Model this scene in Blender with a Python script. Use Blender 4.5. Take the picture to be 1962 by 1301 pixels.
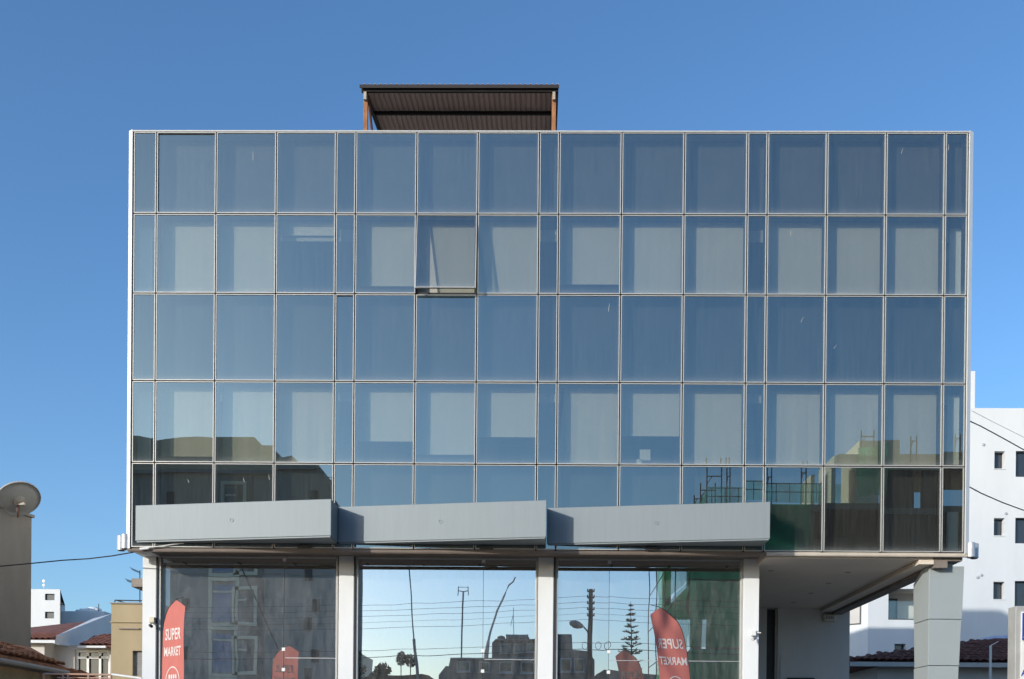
import bpy, bmesh, math, random
from mathutils import Vector, Matrix, Euler

random.seed(7)
for o in list(bpy.data.objects):
    bpy.data.objects.remove(o)
scene = bpy.context.scene
col = scene.collection
rad = math.radians

# ------------------------------------------------------------------ camera
# metres; x along the facade, y into the building, z up; glass plane is y = 0
EYE = 1.6
cam_d = bpy.data.cameras.new('camera')
cam = bpy.data.objects.new('camera', cam_d)
col.objects.link(cam)
right = Vector((0.99988, 0.01296, 0.00907))
fwd = Vector((-0.01292, 0.99990, -0.00525)).normalized()
up = right.cross(fwd).normalized()
right = fwd.cross(up).normalized()
M = Matrix((right, up, -fwd)).transposed().to_4x4()
M.translation = Vector((0.0, -20.28, EYE))
cam.matrix_world = M
cam_d.sensor_width = 36.0
cam_d.sensor_fit = 'HORIZONTAL'
cam_d.lens = 1907.0 / 1962.0 * 36.0
cam_d.shift_x = -25.55 / 1962.0
cam_d.shift_y = 793.83 / 1962.0
cam_d.clip_start = 0.1
cam_d.clip_end = 3000.0
scene.camera = cam

# ------------------------------------------------------------------ light
SUN_AZ, SUN_EL = rad(45.0), rad(15.0)
to_sun = Vector((-math.sin(SUN_AZ) * math.cos(SUN_EL), -math.cos(SUN_AZ) * math.cos(SUN_EL), math.sin(SUN_EL)))
world = bpy.data.worlds.new('World')
scene.world = world
world.use_nodes = True
wn = world.node_tree
wn.nodes.clear()
sky = wn.nodes.new('ShaderNodeTexSky')
sky.sky_type = 'NISHITA'
sky.sun_disc = False
sky.sun_elevation = SUN_EL
sky.sun_rotation = math.atan2(to_sun.x, to_sun.y) % (2 * math.pi)
sky.altitude = 0.0
sky.air_density = 1.0
sky.dust_density = 1.5
sky.ozone_density = 4.1
bg = wn.nodes.new('ShaderNodeBackground')
bg.inputs['Strength'].default_value = 0.15
wo = wn.nodes.new('ShaderNodeOutputWorld')
hs = wn.nodes.new('ShaderNodeHueSaturation')
hs.inputs['Saturation'].default_value = 1.07
hs.inputs['Value'].default_value = 1.03
wn.links.new(sky.outputs[0], hs.inputs['Color'])
wn.links.new(hs.outputs[0], bg.inputs[0])
wn.links.new(bg.outputs[0], wo.inputs[0])

sl = bpy.data.lights.new('sun', 'SUN')
sl.energy = 2.55
sl.angle = rad(0.53)
sl.color = (1.0, 0.945, 0.86)
so = bpy.data.objects.new('sun', sl)
col.objects.link(so)
so.rotation_euler = to_sun.to_track_quat('Z', 'Y').to_euler()
so.location = to_sun * 100

scene.view_settings.view_transform = 'Standard'
scene.view_settings.look = 'None'
scene.view_settings.gamma = 1.0
scene.view_settings.exposure = 0.60
scene.render.engine = 'CYCLES'
cy = scene.cycles
cy.max_bounces = 8
cy.diffuse_bounces = 3
cy.glossy_bounces = 4
cy.transparent_max_bounces = 16
cy.caustics_reflective = False
cy.caustics_refractive = False
cy.use_denoising = True

# ------------------------------------------------------------------ materials
def nodes_of(name):
    m = bpy.data.materials.new(name)
    m.use_nodes = True
    m.node_tree.nodes.clear()
    return m, m.node_tree.nodes, m.node_tree.links

def mat(name, c, rough=0.8, var=0.12, scale=3.0, stretch=(1, 1, 1), bump=0.0, bscale=40.0, metal=0.0, c2=None, spec=0.5, thr=None):
    """painted / mineral surface: base colour with blotches (c2 = stain colour), optional fine relief"""
    m, n, l = nodes_of(name)
    out = n.new('ShaderNodeOutputMaterial')
    b = n.new('ShaderNodeBsdfPrincipled')
    b.inputs['Roughness'].default_value = rough
    b.inputs['Metallic'].default_value = metal
    b.inputs['Specular IOR Level'].default_value = spec
    l.new(b.outputs[0], out.inputs[0])
    geo = n.new('ShaderNodeNewGeometry')
    mp = n.new('ShaderNodeMapping')
    mp.inputs['Scale'].default_value = stretch
    l.new(geo.outputs['Position'], mp.inputs[0])
    nz = n.new('ShaderNodeTexNoise')
    nz.inputs['Scale'].default_value = scale
    nz.inputs['Detail'].default_value = 6.0
    nz.inputs['Roughness'].default_value = 0.65
    l.new(mp.outputs[0], nz.inputs['Vector'])
    rp = n.new('ShaderNodeValToRGB')
    lo, hi = thr if thr else (0.3, 0.7)
    rp.color_ramp.elements[0].position = lo
    rp.color_ramp.elements[1].position = hi
    d = c2 if c2 else tuple(x * (1 - var) for x in c)
    e = c if c2 else tuple(min(1, x * (1 + var)) for x in c)
    rp.color_ramp.elements[0].color = (*d, 1)
    rp.color_ramp.elements[1].color = (*e, 1)
    l.new(nz.outputs['Fac'], rp.inputs[0])
    l.new(rp.outputs[0], b.inputs['Base Color'])
    if bump > 0:
        n2 = n.new('ShaderNodeTexNoise')
        n2.inputs['Scale'].default_value = bscale
        n2.inputs['Detail'].default_value = 4.0
        l.new(geo.outputs['Position'], n2.inputs['Vector'])
        bp = n.new('ShaderNodeBump')
        bp.inputs['Strength'].default_value = bump
        bp.inputs['Distance'].default_value = 0.02
        l.new(n2.outputs['Fac'], bp.inputs['Height'])
        l.new(bp.outputs[0], b.inputs['Normal'])
    return m

def glass_coated(name, refl, trans, dust=0.03, dust_c=(0.75, 0.78, 0.78), streak=(14, 14, 0.5), edge=0.10, wave=0.0, speck=0.0):
    """half-mirror glazing: mirror coat + tinted see-through + a film of dried dirt on top (streaks, edge haze)"""
    m, n, l = nodes_of(name)
    out = n.new('ShaderNodeOutputMaterial')
    gl = n.new('ShaderNodeBsdfGlossy')
    gl.inputs['Roughness'].default_value = 0.0
    gl.inputs['Color'].default_value = (*refl, 1)
    oi = n.new('ShaderNodeObjectInfo'); vr = n.new('ShaderNodeMapRange')
    vr.inputs['To Min'].default_value = 0.93; vr.inputs['To Max'].default_value = 1.07
    l.new(oi.outputs['Random'], vr.inputs['Value'])
    vm = n.new('ShaderNodeVectorMath'); vm.operation = 'SCALE'; vm.inputs[0].default_value = refl
    l.new(vr.outputs[0], vm.inputs['Scale']); l.new(vm.outputs[0], gl.inputs['Color'])
    tr = n.new('ShaderNodeBsdfTransparent')
    tr.inputs['Color'].default_value = (*trans, 1)
    a1 = n.new('ShaderNodeAddShader')
    l.new(gl.outputs[0], a1.inputs[0]); l.new(tr.outputs[0], a1.inputs[1])
    df = n.new('ShaderNodeBsdfDiffuse')
    df.inputs['Color'].default_value = (*dust_c, 1)
    mx = n.new('ShaderNodeMixShader')
    l.new(a1.outputs[0], mx.inputs[1]); l.new(df.outputs[0], mx.inputs[2])
    l.new(mx.outputs[0], out.inputs[0])
    geo = n.new('ShaderNodeNewGeometry')
    mp = n.new('ShaderNodeMapping'); mp.inputs['Scale'].default_value = streak
    l.new(geo.outputs['Position'], mp.inputs[0])
    nz = n.new('ShaderNodeTexNoise'); nz.inputs['Scale'].default_value = 2.0
    nz.inputs['Detail'].default_value = 8.0; nz.inputs['Roughness'].default_value = 0.7
    l.new(mp.outputs[0], nz.inputs['Vector'])
    mr = n.new('ShaderNodeMapRange')
    mr.inputs['From Min'].default_value = 0.3; mr.inputs['From Max'].default_value = 0.72
    mr.inputs['To Min'].default_value = dust * 0.15; mr.inputs['To Max'].default_value = dust * 2.4
    l.new(nz.outputs['Fac'], mr.inputs['Value'])
    fac = mr.outputs[0]
    # haze along the lower and side rims, from the pane's own UV
    uv = n.new('ShaderNodeTexCoord')
    sp = n.new('ShaderNodeSeparateXYZ'); l.new(uv.outputs['UV'], sp.inputs[0])
    def math_(op, a, b=None):
        k = n.new('ShaderNodeMath'); k.operation = op
        for i, v in enumerate((a, b)):
            if v is None: continue
            if isinstance(v, (int, float)): k.inputs[i].default_value = v
            else: l.new(v, k.inputs[i])
        return k.outputs[0]
    ex = math_('MULTIPLY', math_('ABSOLUTE', math_('SUBTRACT', sp.outputs[0], 0.5)), 2.0)
    ex = math_('POWER', ex, 40.0)
    ey = math_('POWER', math_('SUBTRACT', 1.0, sp.outputs[1]), 30.0)
    rim = math_('MULTIPLY', math_('MAXIMUM', ex, ey), edge)
    rim = math_('MULTIPLY', rim, math_('ADD', nz.outputs['Fac'], 0.1))
    fac = math_('ADD', fac, rim)
    if speck > 0:
        n3 = n.new('ShaderNodeTexNoise'); n3.inputs['Scale'].default_value = 60.0
        n3.inputs['Detail'].default_value = 6.0; n3.inputs['Roughness'].default_value = 0.85
        l.new(geo.outputs['Position'], n3.inputs['Vector'])
        n4 = n.new('ShaderNodeTexNoise'); n4.inputs['Scale'].default_value = 0.55; n4.inputs['Detail'].default_value = 3.0
        l.new(geo.outputs['Position'], n4.inputs['Vector'])
        m3 = n.new('ShaderNodeMapRange'); m3.inputs['From Min'].default_value = 0.47; m3.inputs['From Max'].default_value = 0.68
        l.new(n3.outputs['Fac'], m3.inputs['Value'])
        m4 = n.new('ShaderNodeMapRange'); m4.inputs['From Min'].default_value = 0.35; m4.inputs['From Max'].default_value = 0.60
        l.new(n4.outputs['Fac'], m4.inputs['Value'])
        sxyz = n.new('ShaderNodeSeparateXYZ'); l.new(geo.outputs['Position'], sxyz.inputs[0])
        m5 = n.new('ShaderNodeMapRange'); m5.inputs['From Min'].default_value = -4.0; m5.inputs['From Max'].default_value = -3.2
        m5.inputs['To Min'].default_value = 1.0; m5.inputs['To Max'].default_value = 0.12
        l.new(sxyz.outputs[0], m5.inputs['Value'])
        sk = math_('MULTIPLY', math_('MULTIPLY', m3.outputs[0], math_('ADD', m4.outputs[0], 0.25)), speck)
        fac = math_('ADD', fac, math_('MULTIPLY', sk, m5.outputs[0]))
    l.new(fac, mx.inputs[0])
    if wave > 0:
        n5 = n.new('ShaderNodeTexNoise'); n5.inputs['Scale'].default_value = 0.9; n5.inputs['Detail'].default_value = 1.0
        l.new(geo.outputs['Position'], n5.inputs['Vector'])
        bp = n.new('ShaderNodeBump'); bp.inputs['Strength'].default_value = 1.0; bp.inputs['Distance'].default_value = wave
        l.new(n5.outputs['Fac'], bp.inputs['Height']); l.new(bp.outputs[0], gl.inputs['Normal'])
    return m

def clear_mat(name, c):
    m, n, l = nodes_of(name)
    out = n.new('ShaderNodeOutputMaterial')
    t = n.new('ShaderNodeBsdfTransparent'); t.inputs['Color'].default_value = (*c, 1)
    l.new(t.outputs[0], out.inputs[0])
    return m

def net_mat(name, c, open_=0.4):
    m, n, l = nodes_of(name)
    out = n.new('ShaderNodeOutputMaterial')
    t = n.new('ShaderNodeBsdfTransparent')
    d = n.new('ShaderNodeBsdfDiffuse'); tl = n.new('ShaderNodeBsdfTranslucent')
    geo = n.new('ShaderNodeNewGeometry')
    nz = n.new('ShaderNodeTexNoise'); nz.inputs['Scale'].default_value = 0.8; nz.inputs['Detail'].default_value = 5
    l.new(geo.outputs['Position'], nz.inputs['Vector'])
    rp = n.new('ShaderNodeValToRGB')
    rp.color_ramp.elements[0].position = 0.35; rp.color_ramp.elements[1].position = 0.7
    rp.color_ramp.elements[0].color = (*[x * 0.6 for x in c], 1); rp.color_ramp.elements[1].color = (*[min(1, x * 1.3) for x in c], 1)
    l.new(nz.outputs['Fac'], rp.inputs[0])
    l.new(rp.outputs[0], d.inputs['Color']); l.new(rp.outputs[0], tl.inputs['Color'])
    m1 = n.new('ShaderNodeMixShader'); m1.inputs[0].default_value = 0.45
    l.new(d.outputs[0], m1.inputs[1]); l.new(tl.outputs[0], m1.inputs[2])
    m2 = n.new('ShaderNodeMixShader')
    mr = n.new('ShaderNodeMapRange'); mr.inputs['To Min'].default_value = open_ * 0.5; mr.inputs['To Max'].default_value = min(1, open_ * 1.5)
    l.new(nz.outputs['Fac'], mr.inputs['Value'])
    l.new(mr.outputs[0], m2.inputs[0])
    l.new(m1.outputs[0], m2.inputs[1]); l.new(t.outputs[0], m2.inputs[2])
    l.new(m2.outputs[0], out.inputs[0])
    return m

def cloth_mat(name, c, tl_f=0.25, var=0.08):
    m, n, l = nodes_of(name)
    out = n.new('ShaderNodeOutputMaterial')
    d = n.new('ShaderNodeBsdfDiffuse'); tl = n.new('ShaderNodeBsdfTranslucent')
    geo = n.new('ShaderNodeNewGeometry')
    nz = n.new('ShaderNodeTexNoise'); nz.inputs['Scale'].default_value = 5; nz.inputs['Detail'].default_value = 4
    l.new(geo.outputs['Position'], nz.inputs['Vector'])
    rp = n.new('ShaderNodeValToRGB')
    rp.color_ramp.elements[0].color = (*[x * (1 - var) for x in c], 1); rp.color_ramp.elements[1].color = (*[min(1, x * (1 + var)) for x in c], 1)
    l.new(nz.outputs['Fac'], rp.inputs[0])
    l.new(rp.outputs[0], d.inputs['Color']); l.new(rp.outputs[0], tl.inputs['Color'])
    m1 = n.new('ShaderNodeMixShader'); m1.inputs[0].default_value = tl_f
    l.new(d.outputs[0], m1.inputs[1]); l.new(tl.outputs[0], m1.inputs[2])
    l.new(m1.outputs[0], out.inputs[0])
    return m

T = {}
T['asphalt'] = mat('asphalt', (0.055, 0.055, 0.057), 0.9, 0.3, 1.5, bump=0.4)
T['paving'] = mat('paving', (0.33, 0.30, 0.26), 0.85, 0.15, 1.2, bump=0.2)
T['ground'] = mat('dry_ground', (0.20, 0.18, 0.14), 0.95, 0.2, 0.4)
T['alu'] = mat('pale_aluminium', (0.52, 0.51, 0.475), 0.4, 0.10, 6.0, (1, 1, 6), metal=0.25)
T['trim'] = mat('cream_enamel', (0.80, 0.81, 0.80), 0.4, 0.05, 2.0)
T['gasket'] = mat('rusty_gasket', (0.030, 0.022, 0.016), 0.8, 0.5, 5.0)
T['fin'] = mat('dark_mullion', (0.045, 0.045, 0.048), 0.6, 0.2)
T['panel_top'] = mat('parapet_board', (0.075, 0.07, 0.065), 0.9, 0.12, 1.0, (1, 1, 3))
T['panel_mid'] = mat('spandrel_board', (0.03, 0.03, 0.03), 0.9, 0.3, 1.0)
T['blind'] = mat('roller_blind', (0.41, 0.395, 0.35), 0.9, 0.05, 2.0, (6, 1, 0.4))
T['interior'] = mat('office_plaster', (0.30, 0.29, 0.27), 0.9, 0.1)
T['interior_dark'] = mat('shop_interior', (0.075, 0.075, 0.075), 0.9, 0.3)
T['canopy'] = mat('grey_blue_composite', (0.22, 0.255, 0.272), 0.55, 0.035, 2.0, (8, 8, 0.6), metal=0.1, spec=0.35)
T['cladding'] = mat('column_cladding', (0.315, 0.355, 0.365), 0.45, 0.03, 1.5, spec=0.4)
T['white_wall'] = mat('white_render', (0.62, 0.645, 0.655), 0.85, 0.05, 0.7, (1, 1, 0.25), bump=0.05)
T['column'] = mat('white_column_paint', (0.71, 0.735, 0.745), 0.7, 0.04, 2.5, (1, 1, 0.3))
T['soffit'] = mat('soffit_plaster', (0.66, 0.58, 0.49), 0.9, 0.05, 1.0)
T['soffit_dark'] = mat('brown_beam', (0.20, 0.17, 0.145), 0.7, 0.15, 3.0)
T['porch_wall'] = mat('porch_wall_paint', (0.70, 0.66, 0.60), 0.85, 0.06, 0.8, (1, 1, 0.3))
T['ledge'] = mat('cream_ledge', (0.40, 0.35, 0.29), 0.6, 0.15, 3.0, (1, 1, 4))
T['dark_frame'] = mat('dark_frame', (0.035, 0.035, 0.037), 0.5, 0.2)
T['shop_frame'] = mat('shop_frame', (0.42, 0.42, 0.40), 0.45, 0.1, metal=0.2)
T['steel'] = mat('grey_steel', (0.55, 0.56, 0.57), 0.4, 0.08, metal=0.4)
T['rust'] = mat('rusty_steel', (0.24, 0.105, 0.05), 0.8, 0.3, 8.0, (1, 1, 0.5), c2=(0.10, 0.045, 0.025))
T['tin'] = mat('brown_tin', (0.62, 0.43, 0.35), 0.6, 0.12, 2.0, (4, 0.5, 1))
T['tin_dark'] = mat('dark_tin', (0.022, 0.017, 0.016), 0.7, 0.2)
T['flag'] = cloth_mat('red_flag_cloth', (0.68, 0.23, 0.20), 0.35)
T['flag_print'] = cloth_mat('white_print', (0.80, 0.74, 0.72), 0.25, 0.04)
T['dish_paint'] = mat('weathered_dish_paint', (0.42, 0.40, 0.36), 0.7, 0.15, 2.0)
T['steel_dark'] = mat('dull_steel', (0.20, 0.21, 0.22), 0.6, 0.1)
T['shutter_blue'] = mat('blue_grey_shutter', (0.20, 0.27, 0.38), 0.7, 0.08)
T['unlit_dark'] = mat('unlit_floor_dark', (0.055, 0.05, 0.042), 0.95, 0.3, 1.5)  # darkness of unlit floors put into the colour
T['bird_lime'] = mat('bird_lime', (0.42, 0.42, 0.40), 0.9, 0.1)
T['shaded_trim'] = mat('shaded_trim', (0.15, 0.12, 0.10), 0.6, 0.15, 3.0)  # dark brown carries the canopies' shade on the ledge in its colour
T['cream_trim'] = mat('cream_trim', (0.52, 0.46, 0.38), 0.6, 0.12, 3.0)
T['rust_lit'] = mat('sunlit_rust', (0.42, 0.19, 0.08), 0.8, 0.3, 8.0, (1, 1, 0.5), c2=(0.20, 0.08, 0.04))  # rust brightened for the front posts: sunlight put into the colour
T['black'] = mat('black_plastic', (0.02, 0.02, 0.02), 0.5, 0.2)
T['beige_plastic'] = mat('beige_plastic', (0.62, 0.56, 0.42), 0.5, 0.08)
T['white_plastic'] = mat('white_plastic', (0.75, 0.75, 0.73), 0.4, 0.05)
T['grey_render'] = mat('grey_render', (0.25, 0.225, 0.19), 0.9, 0.18, 0.9, (1, 1, 0.35), bump=0.15)
T['tan_render'] = mat('tan_render', (0.34, 0.275, 0.17), 0.9, 0.10, 0.9, (1, 1, 0.4), bump=0.1)
T['stone_wall'] = mat('old_stone_render', (0.42, 0.32, 0.18), 0.95, 0.25, 3.0, bump=0.5, bscale=12)
T['house_grey'] = mat('pale_grey_render', (0.52, 0.50, 0.47), 0.9, 0.08, 1.0)
T['tile'] = mat('terracotta_tile', (0.36, 0.135, 0.07), 0.9, 0.3, 3.0, c2=(0.16, 0.06, 0.04), bump=0.2)
T['tile_old'] = mat('weathered_tile', (0.60, 0.25, 0.11), 0.9, 0.3, 5.0, c2=(0.20, 0.085, 0.05), bump=0.4)
T['tile_dark'] = mat('dark_red_tile', (0.20, 0.075, 0.055), 0.9, 0.3, 3.0, c2=(0.09, 0.04, 0.032))
T['win_glass'] = mat('window_glass', (0.03, 0.035, 0.042), 0.06, 0.1, spec=0.9)
T['shutter'] = mat('grey_shutter', (0.25, 0.245, 0.23), 0.7, 0.1)
T['concrete'] = mat('raw_concrete', (0.15, 0.14, 0.12), 0.95, 0.18, 0.7, (1, 1, 0.5), bump=0.2)
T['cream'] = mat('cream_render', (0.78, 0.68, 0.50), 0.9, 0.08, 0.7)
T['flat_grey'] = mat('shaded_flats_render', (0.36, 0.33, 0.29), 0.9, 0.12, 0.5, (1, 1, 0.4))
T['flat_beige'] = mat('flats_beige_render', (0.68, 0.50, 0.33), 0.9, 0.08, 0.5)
T['stone_low'] = mat('low_house_render', (0.20, 0.185, 0.165), 0.9, 0.2, 0.8)
T['net'] = net_mat('green_debris_net', (0.14, 0.64, 0.30), 0.40)
T['net_pale'] = net_mat('thin_green_net', (0.10, 0.50, 0.36), 0.5)
T['wood_pole'] = mat('creosoted_wood', (0.07, 0.055, 0.045), 0.9, 0.3, 6.0, (1, 1, 0.2))
T['leaf'] = mat('dark_leaf', (0.05, 0.075, 0.035), 0.8, 0.4, 1.0)
T['needle'] = mat('pine_needle', (0.035, 0.06, 0.035), 0.8, 0.3, 1.0)
T['bark'] = mat('bark', (0.10, 0.075, 0.055), 0.95, 0.3)
T['blue_sign'] = mat('blue_sign_film', (0.02, 0.06, 0.30), 0.4, 0.05)
T['pipe'] = mat('orange_pipe', (0.50, 0.22, 0.13), 0.7, 0.2, 5.0, c2=(0.40, 0.33, 0.28))
T['glass_fac'] = glass_coated('facade_glass', (0.190, 0.245, 0.245), (0.54, 0.55, 0.50), 0.014, edge=0.22)
T['glass_shop'] = glass_coated('shop_glass', (0.57, 0.60, 0.60), (0.25, 0.25, 0.24), 0.042, streak=(5, 5, 1.2), edge=0.05, wave=0.0012, speck=0.15)
T['clear'] = clear_mat('clear_glass_body', (0.98, 0.99, 0.985))
T['balu'] = glass_coated('balustrade_glass', (0.10, 0.12, 0.12), (0.80, 0.86, 0.84), 0.02)

# ------------------------------------------------------------------ mesh helpers
WL = {}
def wloc(o):
    return WL.get(o.name, Vector((0, 0, 0)))

class MB:
    def __init__(s):
        s.v, s.f, s.m, s.uv = [], [], [], {}
    def add(s, vs, fs, mi=0):
        b = len(s.v)
        s.v += [Vector(p) for p in vs]
        for f in fs:
            s.f.append(tuple(b + i for i in f)); s.m.append(mi)
        return s
    def box(s, x0, x1, y0, y1, z0, z1, mi=0):
        return s.add([(x0, y0, z0), (x1, y0, z0), (x1, y1, z0), (x0, y1, z0), (x0, y0, z1), (x1, y0, z1), (x1, y1, z1), (x0, y1, z1)],
                     [(0, 3, 2, 1), (4, 5, 6, 7), (0, 1, 5, 4), (1, 2, 6, 5), (2, 3, 7, 6), (3, 0, 4, 7)], mi)
    def quad(s, a, b, c, d, mi=0):
        return s.add([a, b, c, d], [(0, 1, 2, 3)], mi)
    def extrude(s, poly, vec, mi=0):
        """closed prism: polygon (3-D points) swept along vec"""
        n = len(poly); vec = Vector(vec)
        P0 = [Vector(p) for p in poly]; P1 = [p + vec for p in P0]
        fs = [tuple(range(n)), tuple(range(2 * n - 1, n - 1, -1))]
        fs += [(i, i + n, (i + 1) % n + n, (i + 1) % n) for i in range(n)]
        return s.add(P0 + P1, fs, mi)
    def tube(s, pts, r, n=8, mi=0, r1=None):
        pts = [Vector(p) for p in pts]
        k = len(pts)
        ring = []
        for i, p in enumerate(pts):
            d = (pts[min(i + 1, k - 1)] - pts[max(i - 1, 0)]).normalized()
            a = d.cross(Vector((0, 0, 1)) if abs(d.z) < 0.9 else Vector((1, 0, 0))).normalized()
            b = d.cross(a)
            rr = r if r1 is None else r + (r1 - r) * i / (k - 1)
            ring.append([p + (a * math.cos(2 * math.pi * j / n) + b * math.sin(2 * math.pi * j / n)) * rr for j in range(n)])
        vs = [q for rg in ring for q in rg]
        fs = []
        for i in range(k - 1):
            for j in range(n):
                fs.append((i * n + j, i * n + (j + 1) % n, (i + 1) * n + (j + 1) % n, (i + 1) * n + j))
        fs.append(tuple(range(n - 1, -1, -1))); fs.append(tuple(range((k - 1) * n, k * n)))
        return s.add(vs, fs, mi)
    def lathe(s, c, prof, n=16, mi=0, axis=(0, 0, 1)):
        """prof: (radius, height) along axis"""
        ax = Vector(axis).normalized(); c = Vector(c)
        a = ax.cross(Vector((0, 0, 1)) if abs(ax.z) < 0.9 else Vector((1, 0, 0))).normalized(); b = ax.cross(a)
        vs = []
        for r_, h in prof:
            vs += [c + ax * h + (a * math.cos(2 * math.pi * j / n) + b * math.sin(2 * math.pi * j / n)) * max(r_, 1e-4) for j in range(n)]
        fs = []
        for i in range(len(prof) - 1):
            for j in range(n):
                fs.append((i * n + j, i * n + (j + 1) % n, (i + 1) * n + (j + 1) % n, (i + 1) * n + j))
        return s.add(vs, fs, mi)
    def build(s, name, mats, parent=None, origin=None, smooth=False, bevel=0.0):
        me = bpy.data.meshes.new(name)
        if origin is None:
            xs = [p.x for p in s.v]; ys = [p.y for p in s.v]; zs = [p.z for p in s.v]
            origin = Vector(((min(xs) + max(xs)) / 2, (min(ys) + max(ys)) / 2, min(zs)))
        origin = Vector(origin)
        me.from_pydata([p - origin for p in s.v], [], s.f)
        if not isinstance(mats, (list, tuple)): mats = [mats]
        for m_ in mats: me.materials.append(T[m_])
        for p, mi in zip(me.polygons, s.m):
            p.material_index = mi
            p.use_smooth = smooth
        if s.uv:
            ul = me.uv_layers.new(name='UVMap')
            for fi, uvs in s.uv.items():
                for li, w_ in zip(me.polygons[fi].loop_indices, uvs):
                    ul.data[li].uv = w_
        me.update()
        bm = bmesh.new(); bm.from_mesh(me)
        bmesh.ops.recalc_face_normals(bm, faces=bm.faces)
        bm.to_mesh(me); bm.free()
        o = bpy.data.objects.new(name, me)
        col.objects.link(o)
        WL[o.name] = origin
        if parent is not None:
            o.parent = parent
            o.location = origin - wloc(parent)
        else:
            o.location = origin
        if bevel > 0:
            b = o.modifiers.new('bevel', 'BEVEL'); b.width = bevel; b.segments = 2; b.limit_method = 'ANGLE'
        return o

def tag(o, label, cat, group=None):
    o['label'] = label; o['category'] = cat
    if group: o['group'] = group
    return o

def thing(name, loc, label, cat, group=None):
    o = bpy.data.objects.new(name, None)
    o.empty_display_size = 0.3
    col.objects.link(o)
    o.location = loc
    WL[o.name] = Vector(loc)
    return tag(o, label, cat, group)

def struct(o):
    o['kind'] = 'structure'; return o

def pane(x0, x1, z0, z1, y, parent, m='glass_fac', th=0.008, tilt=0.0, name='pane'):
    """thin glass body; only its outer face carries the mirror coat"""
    b = MB()
    b.v = [Vector(p) for p in ((x0, y, z0), (x1, y, z0), (x1, y, z1), (x0, y, z1), (x0, y + th, z0), (x1, y + th, z0), (x1, y + th, z1), (x0, y + th, z1))]
    b.f = [(0, 1, 2, 3), (5, 4, 7, 6), (0, 4, 5, 1), (1, 5, 6, 2), (2, 6, 7, 3), (3, 7, 4, 0)]
    b.m = [0, 1, 1, 1, 1, 1]
    b.uv = {0: [(0, 0), (1, 0), (1, 1), (0, 1)]}
    o = b.build(name, [m, 'clear'], parent, origin=((x0 + x1) / 2, y, (z0 + z1) / 2))
    if tilt:
        o.rotation_euler = (random.gauss(0, tilt), 0, random.gauss(0, tilt))
    return o

def frame_ring(b, x0, x1, z0, z1, w, y0, y1, mi=0):
    b.box(x0, x1, y0, y1, z0, z0 + w, mi); b.box(x0, x1, y0, y1, z1 - w, z1, mi)
    b.box(x0, x0 + w, y0, y1, z0 + w, z1 - w, mi); b.box(x1 - w, x1, y0, y1, z0 + w, z1 - w, mi)
    return b

def wall_open(b, x0, x1, z0, z1, y, holes, depth, sgn=1, mi=0):
    """wall sheet facing -y (sgn=1) with rectangular holes and their reveals"""
    xs = sorted({x0, x1, *[h[0] for h in holes], *[h[1] for h in holes]})
    zs = sorted({z0, z1, *[h[2] for h in holes], *[h[3] for h in holes]})
    xs = [v for v in xs if x0 <= v <= x1]; zs = [v for v in zs if z0 <= v <= z1]
    for i in range(len(xs) - 1):
        for j in range(len(zs) - 1):
            cx, cz = (xs[i] + xs[i + 1]) / 2, (zs[j] + zs[j + 1]) / 2
            if any(h[0] < cx < h[1] and h[2] < cz < h[3] for h in holes): continue
            b.quad((xs[i], y, zs[j]), (xs[i + 1], y, zs[j]), (xs[i + 1], y, zs[j + 1]), (xs[i], y, zs[j + 1]), mi)
    for h in holes:
        a0, a1, c0, c1 = h; y2 = y + depth * sgn
        b.quad((a0, y, c0), (a0, y2, c0), (a0, y2, c1), (a0, y, c1), mi); b.quad((a1, y, c0), (a1, y2, c0), (a1, y2, c1), (a1, y, c1), mi)
        b.quad((a0, y, c0), (a1, y, c0), (a1, y2, c0), (a0, y2, c0), mi); b.quad((a0, y, c1), (a1, y, c1), (a1, y2, c1), (a0, y2, c1), mi)
    return b

def window(parent, x0, x1, z0, z1, y, fm='dark_frame', gm='win_glass', bars=(1, 0), w=0.05, sgn=1, sill=None):
    """small window as a part: frame with its panes as sub-parts"""
    b = MB(); frame_ring(b, x0 + .004, x1 - .004, z0 + .004, z1 - .004, w, min(y, y + .05 * sgn), max(y, y + .05 * sgn))
    n = bars[0]
    for i in range(1, n):
        xx = x0 + (x1 - x0) * i / n
        b.box(xx - w / 2, xx + w / 2, min(y, y + .045 * sgn), max(y, y + .045 * sgn), z0 + w, z1 - w)
    f = b.build('window', fm, parent)
    for i in range(n):
        xa = x0 + (x1 - x0) * i / n + w * .6; xb = x0 + (x1 - x0) * (i + 1) / n - w * .6
        ya = y + .02 * sgn
        MB().box(xa, xb, min(ya, ya + .01 * sgn), max(ya, ya + .01 * sgn), z0 + w * .8, z1 - w * .8).build('pane', gm, f)
    if sill:
        MB().box(x0 - .05, x1 + .05, min(y - .2 * sgn - .05 * sgn, y), max(y - .25 * sgn, y), z0 - .05, z0 - .003).build('sill', sill, f)
    return f

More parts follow.
